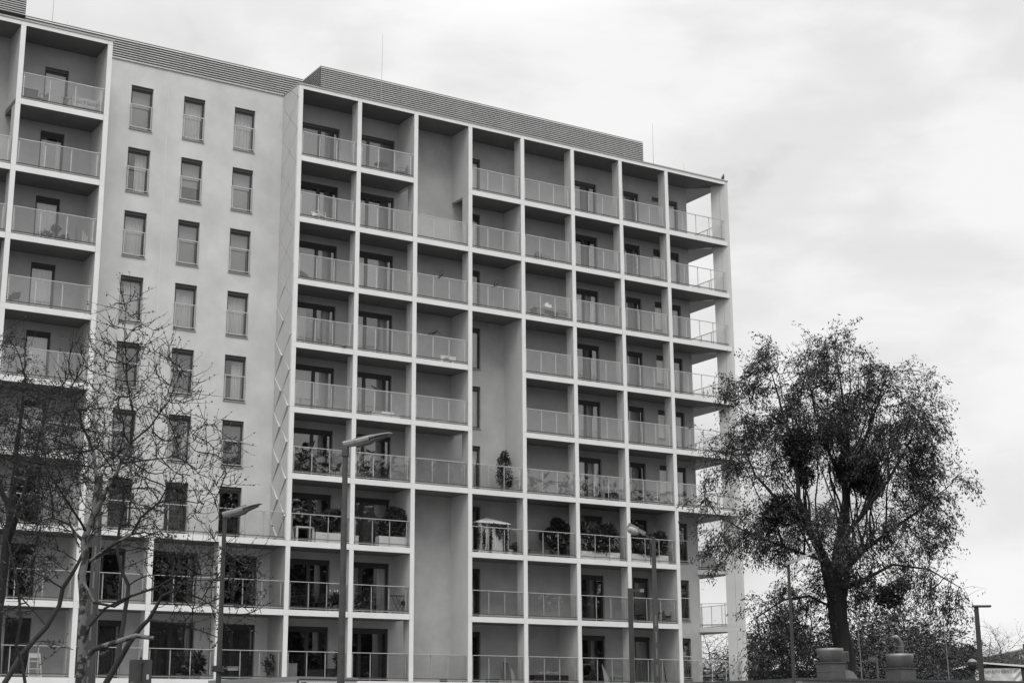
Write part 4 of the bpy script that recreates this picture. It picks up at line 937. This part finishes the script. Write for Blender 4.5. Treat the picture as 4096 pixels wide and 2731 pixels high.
def chains(P,par,R,lo,hi,mb,nside,sel=None):
    n=len(P);ch=[[] for _ in range(n)]
    for i,p in enumerate(par):
        if p>=0:ch[p].append(i)
    main=[max(c,key=lambda k:R[k]) if c else -1 for c in ch]
    inr=lambda i:lo<=R[i]<hi
    for i in range(n):
        if not inr(i):continue
        p=par[i]
        if p>=0 and main[p]==i and inr(p):continue
        pts=[];rs=[]
        if p>=0:pts.append(P[p]);rs.append(min(R[i]*1.15,R[p]) )
        j=i
        while j>=0 and inr(j):pts.append(P[j]);rs.append(R[j]);j=main[j]
        if j>=0:pts.append(P[j]);rs.append(R[j])
        if len(pts)>1:mb.tube(pts,rs,nside(rs[0]),cap=len(pts)<4)
def fork_seeds(lines,axis=None):
    """lines: list of polylines [(pos,radius)...]; each line may start on an earlier node"""
    S_=[]
    for ln in lines:
        prev=-1
        if S_:
            d=[(Vector(s[0])-Vector(ln[0][0])).length for s in S_];k=min(range(len(d)),key=lambda i:d[i])
            if d[k]<.5:prev=k;ln=ln[1:] if d[k]<.06 else ln
        for p,r_ in ln:
            if prev>=0:
                a=Vector(S_[prev][0]);b=Vector(p);m=max(1,int((b-a).length/.3));ra=S_[prev][2]
                if len(S_)and prev==len(S_)-1 or True:
                    for i in range(1,m+1):
                        t=i/m;q=a.lerp(b,t)+Vector((rnd.gauss(0,.012),rnd.gauss(0,.012),0))*(1 if i<m else 0)
                        S_.append((tuple(q),prev,ra+(r_-ra)*t if ra<r_*3 else r_));prev=len(S_)-1
            else:S_.append((tuple(p),-1,r_));prev=len(S_)-1
    return S_
def twigs(P,par,R,rmax,per,length,droop,seed,seg=4,rad=.008,spread=.8,m='twig',parent=None,name='twigs',up=0.0):
    r=np.random.RandomState(seed);cand=[i for i in range(len(P)) if R[i]<=rmax and par[i]>=0];V=[];F=[];tips=[];td=[]
    o=0
    for i in cand:
        for _ in range(r.poisson(per)):
            d=P[i]-P[par[i]];d=d/(np.linalg.norm(d)+1e-9)+r.normal(size=3)*spread+np.array([0,0,up]);d/=np.linalg.norm(d);p=P[i].copy();l=length*(.5+r.rand())/seg
            s1=np.cross(d,[.3,.5,.8]);s1/=np.linalg.norm(s1);s2=np.cross(d,s1);pts=[p.copy()]
            for k in range(seg):
                d=d+np.array([0,0,-droop])+r.normal(size=3)*.10;d/=np.linalg.norm(d);p=p+d*l;pts.append(p.copy());tips.append(p.copy());td.append(d.copy())
            for k,q in enumerate(pts):
                w_=rad*(1-.7*k/seg)
                V+= [q+s1*w_,q-s1*w_*.5+s2*w_*.87,q-s1*w_*.5-s2*w_*.87]
            for k in range(seg):
                a=o+3*k
                for e_ in range(3):F.append((a+e_,a+(e_+1)%3,a+3+(e_+1)%3,a+3+e_))
            o+=3*(seg+1)
    if V:npmesh(name,np.array(V),np.array(F),m,parent)
    return np.array(tips),np.array(td)
def sample(blobs,n,seed,toworld,surf=.2):
    C,_=cloud(n,blobs,seed,surf);return np.array([toworld(*c) for c in C])
def nsd(r_):return 10 if r_>.12 else 7 if r_>.05 else 5 if r_>.02 else 3
# ---- the big leafy tree on the right --------------------------------------
class Fr:      # picture coordinates (overview picture) on an upright plane at distance D, with real depth behind it
    def __init__(s,D,u0,v0):
        s.D=D;s.u0=u0;p=at(u0*K,v0*K,D);s.o=p;s.base=Vector((p.x,p.y,0));s.k=K/FPX*D*math.cos(math.atan((u0*K-2048)/FPX))**0
        h=(p-Vector(CAM));h.z=0;s.h=h.normalized();s.r=Vector((s.h.y,-s.h.x,0))
    def w(s,u,v,d=0):
        q=at(u*K,v*K,s.D);a=(q-s.o).dot(s.r)
        return s.o-s.o+s.base+s.r*a+s.h*d+Vector((0,0,q.z))
    def loc(s,u,v,d=0):
        q=s.w(u,v,d);return tuple(q-s.base)
def crown_tree(fr,lines,blobs,nattr,par_,label,cat,leaf=None,seed=1,bark='bark',step=.3,kill=.45,infl=2.2,tip=.011,twig=None,name='tree',dark=None,tw_m='twig',trop=(0,0,.05),hi=.05):
    t=empty(name,tuple(fr.base),label,cat)
    S_=fork_seeds([[(fr.loc(u,v,d),r_) for u,v,d,r_ in ln] for ln in lines])
    bl=[]
    for u,v,ru,rv,dd,rd in blobs:
        c=fr.loc(u,v,dd);e_=fr.loc(u+ru,v,dd);f=fr.loc(u,v+rv,dd);ru_=ru;bl.append((c,math.hypot(e_[0]-c[0],e_[1]-c[1]),abs(f[2]-c[2]),rd))
    r=np.random.RandomState(seed);wt=np.array([b[1]*b[2]*b[3] for b in bl])**.75;wt/=wt.sum();A=[]
    hx=np.array(fr.h);rx=np.array(fr.r)
    for b,k in zip(bl,r.multinomial(nattr,wt)):
        d=r.normal(size=(k,3));d/=np.linalg.norm(d,axis=1,keepdims=True);q=d*((.15+.85*r.rand(k))**.45)[:,None]
        A.append(np.array(b[0])+q[:,:1]*b[1]*rx+q[:,1:2]*b[3]*hx+q[:,2:]*b[2]*np.array([0,0,1]))
    A=np.concatenate(A)
    P,par=colonise(S_,A,step,kill,infl,trop,seed=seed)
    R=radii(P,par,S_,tip)
    tm=MB();chains(P,par,R,hi,9,tm,nsd);tm.build('trunk',bark,t,smooth=True)
    bm=MB();chains(P,par,R,0,hi,bm,nsd);bm.build('branches',tw_m,t)
    T,TD=twigs(P,par,R,twig['rmax'],twig['per'],twig['len'],twig['droop'],seed+1,m=tw_m,parent=t,rad=twig.get('rad',.008),spread=twig.get('spread',.8),up=twig.get('up',0),seg=twig.get('seg',4))
    if leaf:
        n=leaf['n'];ix=r.randint(len(T),size=n)
        if leaf.get('clump'):
            f_=np.zeros(len(T))
            for _ in range(7):
                k_=r.normal(size=3)*leaf['clump'];f_+=np.sin(T@k_+r.rand()*6)
            w_=np.clip(f_+1.6,.35,3);ix=r.choice(len(T),size=n,p=w_/w_.sum())
        C=T[ix]+r.normal(size=(n,3))*leaf['jit'];D=TD[ix]*.5+r.normal(size=(n,3))*.5+np.array([0,0,-leaf.get('droop',.3)])
        leafmesh(leaf.get('name','foliage'),C,D,leaf['size'],leaf['m'],t,seed+2,aspect=leaf.get('aspect',.42))
    return t,P,R,T
fr=Fr(66,1935,1500)
_sc=lambda r_:r_
lines=[
 [(1950,1640,0,.471),(1940,1500,0,.395),(1926,1430,0,.380),(1922,1370,0,.418),(1930,1300,0,.395),(1935,1240,0,.319)],
 [(1922,1370,0,.380),(1895,1290,-.2,.228),(1860,1220,-.5,.122),(1835,1150,-.8,.103),(1830,1060,-1,.075),(1800,960,-1.2,.047),(1775,870,-1.2,.024)],
 [(1860,1220,-.5,.113),(1790,1150,.6,.066),(1730,1080,1,.047),(1700,1000,1.2,.028)],
 [(1895,1290,-.2,.094),(1800,1260,-1,.056),(1720,1230,-1.3,.038),(1650,1190,-1.5,.024)],
 [(1935,1240,0,.304),(1945,1130,.2,.122),(1950,1040,.3,.085),(1940,940,.3,.056),(1925,840,.3,.028)],
 [(1945,1130,.2,.113),(1985,1010,1,.066),(2010,930,1.4,.043),(2050,850,1.6,.019)],
 [(1935,1240,0,.228),(1985,1180,-.6,.094),(2040,1110,-1,.062),(2090,1020,-1.2,.038),(2120,930,-1,.019)],
 [(1945,1130,.2,.094),(1900,1020,1.2,.062),(1870,930,1.6,.043),(1850,830,1.6,.024)],
 [(1930,1310,0,.258),(1985,1260,.5,.094),(2050,1210,.8,.062),(2120,1160,1,.038),(2190,1100,1,.019)],
 [(1922,1360,0,.228),(1990,1330,-.6,.075),(2050,1300,-.8,.052),(2130,1310,-.8,.038),(2200,1350,-.8,.019)],
 [(1922,1400,0,.228),(1860,1370,-.5,.056),(1800,1380,-.7,.043),(1740,1420,-.8,.024)],
]
rq=random.Random(17)
_o=[]
for ln in lines[:9]:
    for (a0,b0,c0,_),(a1,b1,c1,_) in zip(ln,ln[1:]):
        for t in(0,.25,.5,.75):
            v=b0+(b1-b0)*t
            u_=a0+(a1-a0)*t
            if 960<v<1300 and abs(u_-1935)<150:_o.append((a0+(a1-a0)*t,v,c0+(c1-c0)*t))
for i in range(46):      # many long upright secondary limbs
    u0,v0,d0=rq.choice(_o);a_=max(-.95,min(.95,(u0-1935)/260*.9+rq.uniform(-.4,.4)));L_=rq.uniform(150,330)*(1-.15*abs(a_))*min(1,(v0-760)/380);d1=rq.uniform(-1.3,1.3)
    lines.append([(u0,v0,d0,.045)]+[(u0+L_*t*math.sin(a_*(1-.12*t))+rq.uniform(-7,7),v0-L_*t*math.cos(a_*(1-.1*t))+22*abs(a_)*t*t*3,d0+d1*t,.04*(1-t)+.011) for t in(.2,.4,.6,.8,1)])
blobs=[(1905,835,80,55,.3,2.0),(1935,785,30,40,.3,.9),(1850,830,45,50,.8,1.3),(1765,850,52,62,-1,1.3),(1700,915,40,50,-.8,1.2),(2010,880,40,80,1,1.5),(2085,880,42,62,0,1.2),(2125,985,45,75,-.5,1.4),
 (1655,1040,60,55,.3,1.5),(1625,1140,38,50,-.5,1.2),(1735,1030,85,90,.5,2.2),(1850,990,90,110,.5,2.4),(1955,1000,85,120,.5,2.6),(2045,1050,80,90,.3,2.2),
 (2150,1110,50,45,.5,1.3),(2205,1085,24,28,.6,.7),(2120,1190,75,65,.5,1.8),(2050,1230,80,60,0,2.0),(1690,1235,65,50,-.8,1.5),(1660,1285,28,34,-1,.8),(1800,1210,90,75,-.5,2.0),(1925,1235,90,70,-1.4,1.8),
 (2050,1335,75,45,-.8,1.5),(2150,1352,75,48,-.8,1.2),(2200,1392,34,34,-.8,.8),(2110,1290,60,40,-.4,1.2),(1960,1330,60,50,.8,1.4),
 (1790,1395,62,55,-.5,1.5),(1755,1470,45,65,-.6,1.4),(1850,1440,55,85,.4,1.6),(1850,1340,60,45,.2,1.5)]
big,P_,R_,T_=crown_tree(fr,lines,blobs,6000,None,'very large spreading leafy tree with dark mistletoe clumps, right of the apartment block','tree',seed=5,
  leaf=dict(n=84000,size=.14,jit=.10,m='leaf',droop=.5,aspect=.34,clump=1.6),twig=dict(rmax=.022,per=1.25,len=.95,droop=.2,rad=.011),name='leafy_tree',bark='bark',step=.27,kill=.38,infl=1.8,tip=.012)
# mistletoe / ivy clumps: dense dark balls of fine leaves inside the crown
cl=[(1833,1035,45,58,-.9,.9),(1800,1178,58,48,-.9,1.0),(1965,1075,70,55,.1,1.2),(2000,1110,45,40,.6,.9),(1850,1100,28,30,-.6,.6),(2040,1372,42,34,-.8,.75),(2070,1345,22,20,-.8,.4),(1770,1205,30,30,-1,.5)]
CC=[];DD=[]
rr_=np.random.RandomState(3)
for u,v,ru,rv,dd,rd in cl:
    ru*=.78;rv*=.78;rd*=.78;c=np.array(fr.loc(u,v,dd));e_=np.array(fr.loc(u+ru,v,dd));f=np.array(fr.loc(u,v+rv,dd));a=np.linalg.norm(e_-c);b_=abs(f[2]-c[2]);n=int(3300*a*b_/.6)
    d=rr_.normal(size=(n,3));d/=np.linalg.norm(d,axis=1,keepdims=True);q=d*(rr_.rand(n)**.4)[:,None]
    q=q[:,:1]*a*np.array(fr.r)+q[:,1:2]*rd*np.array(fr.h)+q[:,2:]*b_*np.array([0,0,1]);CC.append(c+q);DD.append(d+rr_.normal(size=(n,3))*.7)
leafmesh('mistletoe',np.concatenate(CC),np.concatenate(DD),.13,'leafd',big,9)
# ---- the bare plane tree at the left ---------------------------------------
fa=Fr(36,195,1500)
TRK=[(180,1640,0,.114),(188,1500,0,.104),(192,1400,0,.099),(187,1322,0,.094),(196,1283,0,.086),(193,1238,0,.083),(203,1214,0,.078),(215,1180,0,.070)]
linesA=[TRK,
 [(215,1180,0,.055),(221,1107,.1,.042),(220,1077,.1,.039),(214,1030,.2,.032),(195,985,.3,.026),(178,930,.4,.018),(165,880,.4,.010)],
 [(215,1180,0,.055),(245,1125,-.1,.046),(276,1067,-.2,.039),(300,1020,-.2,.032),(306,950,-.2,.026),(292,880,-.2,.018),(287,800,-.2,.013),(288,720,-.2,.007)],
 [(300,1020,-.2,.028),(345,985,-.4,.021),(385,930,-.5,.015),(410,870,-.6,.008)],
 [(207,1288,0,.046),(252,1258,-.3,.039),(302,1230,-.4,.032),(322,1194,-.5,.028),(362,1162,-.6,.023),(401,1155,-.7,.018),(450,1165,-.8,.013),(490,1150,-.9,.007)],
 [(193,1245,0,.037),(160,1200,.4,.028),(120,1180,.6,.021),(80,1190,.7,.014)],
 [(200,1225,0,.032),(150,1150,-.5,.023),(110,1090,-.7,.016),(95,1020,-.8,.010)],
 [(276,1067,-.2,.028),(330,1050,.4,.021),(390,1040,.6,.014),(450,1000,.7,.008)],
 [(362,1162,-.6,.016),(400,1100,-.9,.012),(440,1050,-1,.008),(470,990,-1,.006)],
 [(187,1330,0,.042),(215,1385,-.3,.034),(262,1395,-.4,.032),(300,1372,-.5,.028),(360,1352,-.6,.023),(400,1330,-.8,.018),(450,1290,-.9,.014),(500,1270,-1,.010)],
 [(190,1480,0,.042),(205,1440,-.4,.032),(240,1400,-.5,.030),(300,1372,-.7,.026)],
]
blobsA=[(290,760,60,110,-.2,.7),(330,850,110,110,-.2,1.2),(220,880,100,120,.3,1.2),(400,920,70,90,-.4,.9),(300,980,150,110,0,1.4),(430,1040,90,90,-.6,1.1),(480,1090,70,90,-.8,.8),(170,960,90,110,.4,1.1),(120,1090,100,100,-.3,1.1),(370,1130,120,80,-.6,1.0),(220,1100,130,90,.2,1.2),(80,1190,80,70,.6,.8),(450,1180,70,60,-.9,.7),(470,1290,90,60,-.9,.8),(330,1230,80,50,.6,.7),(560,1300,50,50,-1,.5)]
pl,PA_,RA_,TA_=crown_tree(fa,linesA,blobsA,4200,None,'bare plane tree with blotchy pale trunk and small seed balls, before the left balconies','tree',seed=12,
  leaf=dict(n=5500,size=.05,jit=.012,m='bud',droop=-.2,aspect=.6,name='buds'),twig=dict(rmax=.016,per=.9,len=.5,droop=-.05,rad=.0085,spread=.5,up=.45,seg=5),name='plane_tree',trop=(0,0,.16),bark='plane',step=.16,kill=.24,infl=1.3,tip=.0085,tw_m='twig2',hi=.035)
b=MB();rp_=random.Random(4)
for i in range(70):
    q=TA_[rp_.randrange(len(TA_))];b.ball((q[0],q[1],q[2]-.06),.022,7,5);b.tube([(q[0],q[1],q[2]),(q[0],q[1],q[2]-.05)],.003,3)
b.build('seed_ball','bark',pl)
# pruned stub across the railing
b=MB();b.tube([fa.loc(200,1512,-.2),fa.loc(215,1492,-.3),fa.loc(260,1478,-.4),fa.loc(310,1462,-.5),(Vector(fa.loc(350,1468,-.55)))],[.05,.06,.06,.055,.045],9);b.build('pruned_branch','plane',pl)
# ---- second tree behind it, two dark stems ---------------------------------
fb=Fr(38,245,1520)
linesB=[[(238,1640,0,.081),(243,1568,0,.076),(268,1526,-.1,.071),(296,1477,-.2,.066),(321,1444,-.3,.057),(340,1425,-.4,.048),(370,1372,-.5,.037),(402,1359,-.6,.028),(460,1380,-.7,.019),(520,1420,-.8,.012)],
 [(268,1526,-.1,.061),(275,1480,.2,.061),(284,1430,.3,.057),(296,1341,.4,.048),(278,1302,.4,.040),(270,1263,.4,.037),(276,1200,.4,.033),(287,1160,.4,.028),(282,1117,.4,.024),(262,1060,.5,.017)],
 [(370,1372,-.5,.024),(430,1335,-.2,.017),(490,1330,0,.012),(550,1300,0,.006)],
 [(340,1425,-.4,.024),(420,1440,-.9,.017),(500,1470,-1,.011)],
 [(402,1359,-.6,.022),(440,1400,-.4,.014),(520,1370,-.4,.009)]]
blobsB=[(470,1370,110,60,-.6,.9),(540,1320,70,50,-.5,.8),(460,1440,100,40,-.8,.7),(380,1290,90,60,0,.9),(330,1180,80,90,.5,.9),(260,1040,70,80,.5,.8),(560,1400,50,60,-.6,.6)]
tb_,_,_,_=crown_tree(fb,linesB,blobsB,1900,None,'dark forked bare tree leaning right behind the plane tree, low branches reaching the lamp post','tree',seed=22,
  leaf=dict(n=4600,size=.05,jit=.012,m='bud',droop=-.2,aspect=.6,name='buds'),twig=dict(rmax=.012,per=.6,len=.45,droop=-.02,rad=.008,spread=.6,up=.2),name='forked_tree',bark='bark2',step=.17,kill=.26,infl=1.3,tip=.0085,hi=.035)
# ---- leaning tree ------------------------------------------------------------
fc=Fr(39,30,1540)
linesC=[[(-15,1640,0,.079),(10,1568,0,.069),(49,1503,0,.065),(107,1438,0,.063),(136,1390,0,.058),(144,1350,0,.056),(165,1318,0,.048),(181,1290,0,.041),(192,1265,0,.033),(215,1215,.3,.023),(230,1150,.4,.014)],
 [(107,1438,0,.028),(60,1380,.5,.018),(20,1330,.7,.012)],[(144,1350,0,.023),(105,1330,-.4,.018),(60,1310,-.5,.014),(20,1290,-.5,.010)]]
blobsC=[(60,1320,80,50,0,.8),(120,1240,90,60,-.3,.8),(225,1120,60,70,.4,.7),(30,1400,40,40,.3,.5)]
crown_tree(fc,linesC,blobsC,900,None,'bare tree whose smooth trunk leans steeply right across the bottom left corner','tree',seed=32,
  leaf=dict(n=1500,size=.05,jit=.012,m='bud',droop=-.2,aspect=.6,name='buds'),twig=dict(rmax=.012,per=.6,len=.4,droop=0,rad=.008,spread=.6,up=.1),name='leaning_tree',bark='bark2',step=.17,kill=.26,infl=1.3,tip=.0085,hi=.035)
# ---- dense catkin tree at the left edge --------------------------------------
fd=Fr(40,20,1500)
linesD=[[(-20,1640,0,.124),(-8,1450,0,.118),(14,1250,0,.105),(25,1180,0,.093),(32,1100,0,.074),(40,1010,.2,.056),(52,930,.3,.037),(60,860,.3,.019)],
 [(14,1250,0,.074),(52,1150,-.5,.056),(75,1070,-.6,.043),(100,980,-.6,.031),(120,900,-.6,.019)],[(25,1180,0,.056),(-10,1080,.5,.043),(-15,960,.6,.025),(0,860,.6,.012)]]
blobsD=[(20,850,60,110,.2,1),(70,960,90,110,0,1.3),(130,960,80,90,-.4,1),(20,1060,90,100,.3,1.3),(120,1060,90,90,-.3,1.2),(60,1160,100,80,0,1.2),(-30,960,60,120,.3,1.1),(170,1040,60,80,-.5,.8),(60,1260,90,50,.3,.9)]
ct,PD_,RD_,TD_=crown_tree(fd,linesD,blobsD,2400,None,'dense twiggy tree with many hanging catkins at the far left edge','tree',seed=42,
  leaf=dict(n=12000,size=.07,jit=.03,m='leafd',droop=.9,aspect=.32,name='catkins'),twig=dict(rmax=.014,per=1.15,len=.5,droop=.05,rad=.008,spread=.8),name='catkin_tree',bark='bark',step=.17,kill=.25,infl=1.3,tip=.0085,hi=.04)
# thin dark sapling, far left foreground
fe=Fr(26,60,1540)
linesE=[[(66,1640,0,.030),(58,1568,0,.028),(37,1480,0,.025),(48,1430,0,.025),(45,1380,0,.023),(33,1310,0,.020),(20,1250,0,.017),(2,1200,0,.012),(-10,1150,0,.008)],
 [(45,1380,0,.011),(75,1340,.1,.009),(110,1310,.1,.006)],[(37,1480,0,.011),(100,1470,.1,.008),(170,1490,.2,.005)],[(48,1430,0,.011),(0,1405,0,.008)]]
crown_tree(fe,linesE,[(70,1310,60,40,0,.4),(120,1480,60,30,.1,.3),(0,1420,40,60,0,.3),(10,1200,30,60,0,.3)],120,None,'thin dark sapling crossing the leaning trunk at the bottom left','sapling',seed=52,
  leaf=dict(n=420,size=.045,jit=.01,m='bud',droop=-.2,aspect=.6,name='buds'),twig=dict(rmax=.01,per=.6,len=.3,droop=0,rad=.004,spread=.6,up=.1),name='sapling',bark='bark',step=.13,kill=.2,infl=1,tip=.0045,hi=.02)
# ---- background trees: two kinds, copied ----------------------------------------
def simple_tree(name,label,seed,Hh,Wd,leafn,lm,lsize,trunk=.2,low=.25,nattr=700,per=.8):
    t=empty(name,(0,0,0),label,'tree')
    S_=fork_seeds([[((0,0,0),trunk),((.05,0,Hh*low),trunk*.85),((0,.05,Hh*.6),trunk*.4)]])
    r=np.random.RandomState(seed);d=r.normal(size=(nattr,3));d/=np.linalg.norm(d,axis=1,keepdims=True);q=d*((.1+.9*r.rand(nattr))**.45)[:,None]
    A=np.array([0,0,Hh*(.5+low/2)])+q*np.array([Wd,Wd,Hh*(1-low)/2])*(1+.18*np.sin(d[:,:1]*5+seed)+.15*np.sin(d[:,2:]*7))
    P,par=colonise(S_,A,Hh*.035,Hh*.05,Hh*.3,(0,0,.12),seed=seed);R=radii(P,par,S_,.012)
    m=MB();chains(P,par,R,.05,9,m,nsd);m.build('trunk','bark',t);m=MB();chains(P,par,R,0,.05,m,nsd);m.build('branches','twig',t)
    T,TD=twigs(P,par,R,.03,per,Hh*.1,.05,seed+1,parent=t,rad=.012)
    if leafn:
        ix=r.randint(len(T),size=leafn);leafmesh('foliage',T[ix]+r.normal(size=(leafn,3))*.12,TD[ix]+r.normal(size=(leafn,3))*.6,lsize,lm,t,seed)
    return t
G1='trees in the distance behind the low roofs'
def topof(u,v,D):return at(u*K,v*K,D)
def place(proto,Hh,u,v,D,rz,label,first,wd=1):
    p=topof(u,v,D);s=p.z/Hh
    if first:proto.location=(p.x,p.y,0);proto.rotation_euler=(0,0,rz);proto.scale=(s*wd,s*wd,s);proto['label']=label;proto['group']=G1;return proto
    return dup(proto,(p.x,p.y,0),rz,(s*wd,s*wd,s),label,G1)
tA=simple_tree('bushy_tree','',61,10,4.2,9000,'leaf',.24,.22,.12,1100,1.0)
tB=simple_tree('bare_tree','',62,10,3.6,1500,'bud',.12,.16,.15,900,1.1)
PL=[(tA,1990,1395,96,0,'dark bushy tree directly right of the big trunk',1),(tA,2075,1385,100,1.3,'dark bushy tree behind the elbow pipe, under the hanging mistletoe clump',1),(tA,2120,1435,92,2.2,'leafy tree at the right edge of the big crown, behind the right ventilator',.9),
 (tA,1790,1410,92,4,'dense tree under the left side of the big crown, behind the slim lamp',1.1),(tA,1870,1440,94,5,'dense tree low behind the left bowl ventilator',1),(tA,2045,1470,88,3,'low dark bush behind the comb aerial',1.2)]
seen=set()
for pr,u,v,D,rz,lab,wd in PL:
    place(pr,10,u,v,D,rz,lab,id(pr) not in seen,wd);seen.add(id(pr))
PL=[(tB,1735,1450,120,.4,'small bare tree between the corner fin and the slim lamp',1),(tB,1632,1435,118,1.7,'bare tree seen through the gap of the bottom corner balcony',1.2),(tB,1600,1470,112,2.9,'low bare tree in the left part of the corner gap',1.2),
 (tB,2030,1385,118,3.9,'tall thin bare tree behind the bushy ones, above the comb aerial',1),(tB,2105,1410,115,5.1,'bare tree right of the elbow pipe',1),(tB,2165,1445,112,.9,'bare tree just right of the big crown, by a rod aerial',1),
 (tB,2300,1432,118,2.2,'fine bare tree in front of the far house',1),(tB,2262,1460,120,4.4,'bare tree right beside the dark square lamp post',1.2),(tB,2228,1492,130,5.5,'low bare tree left of the dark square lamp post',1.2),(tB,2340,1505,125,3.1,'low bare tree at the right edge of the picture',1.2),(tB,1765,1490,110,3.3,'low bare tree just left of the slim lamp foot',1.3)]
for pr,u,v,D,rz,lab,wd in PL:
    place(pr,10,u,v,D,rz,lab,id(pr) not in seen,wd);seen.add(id(pr))
# distant tree with mistletoe balls
mt=simple_tree('mistletoe_tree','bare distant tree carrying round mistletoe balls, left of the dark square lamp post',71,10,4.5,600,'bud',.12,.16,.2,700,.8)
p=topof(2195,1480,125);sc_=p.z/10;mt.location=(p.x,p.y,0);mt.scale=(sc_*1.1,sc_*1.1,sc_)
C=[];D_=[];rm=np.random.RandomState(8)
for u,v,r_ in((2170,1502,.9),(2183,1508,.6),(2186,1522,.9),(2205,1505,.55),(2226,1498,.5),(2222,1508,.7),(2205,1522,1.0),(2198,1532,.9),(2225,1530,.8)):
    q=at(u*K,v*K,124);c=np.array([(q.x-p.x)/(sc_*1.1),(q.y-p.y)/(sc_*1.1),q.z/sc_]);k=int(500*r_);d=rm.normal(size=(k,3));d/=np.linalg.norm(d,axis=1,keepdims=True);C.append(c+d*(rm.rand(k)**.4)[:,None]*r_*.95/sc_);D_.append(d+rm.normal(size=(k,3))*.6)
leafmesh('mistletoe',np.concatenate(C),np.concatenate(D_),.3/sc_,'leafd',mt,5)
# ---- what stands across the street: only mirrored in the lower glass -----------
def back(x,y,h,rz,first=None):
    s=h/10;return dup(tA,(x,y,0),rz,(s*1.25,s*1.25,s),'leafy street tree on the far side of the road, behind the photographer','trees across the street')
for x,y,h,rz in((-2,-78,20,0),(13,-74,21,1),(27,-80,19,2),(41,-76,22,3),(56,-80,20,4),(71,-76,21,5),(87,-80,20,.5),(-18,-90,19,1.5),(5,-92,23,2.5),(34,-94,24,3.5),(64,-94,24,4.5)):back(x,y,h*1.32,rz)
t=empty('opposite_house',(40,-112,0),'long plain grey house behind the photographer, across the street','building');MB().box(-70,70,-10,0,0,17).build('wall','render',t);MB().box(-70.3,70.3,-10.3,.3,17.002,17.4).build('roof','roofd',t)
b=MB()
for i in range(34):
    for j in range(5):b.box(-66+i*4,-64.4+i*4,.0,.02,1.5+j*3,3.2+j*3)
b.build('window','dark',t)
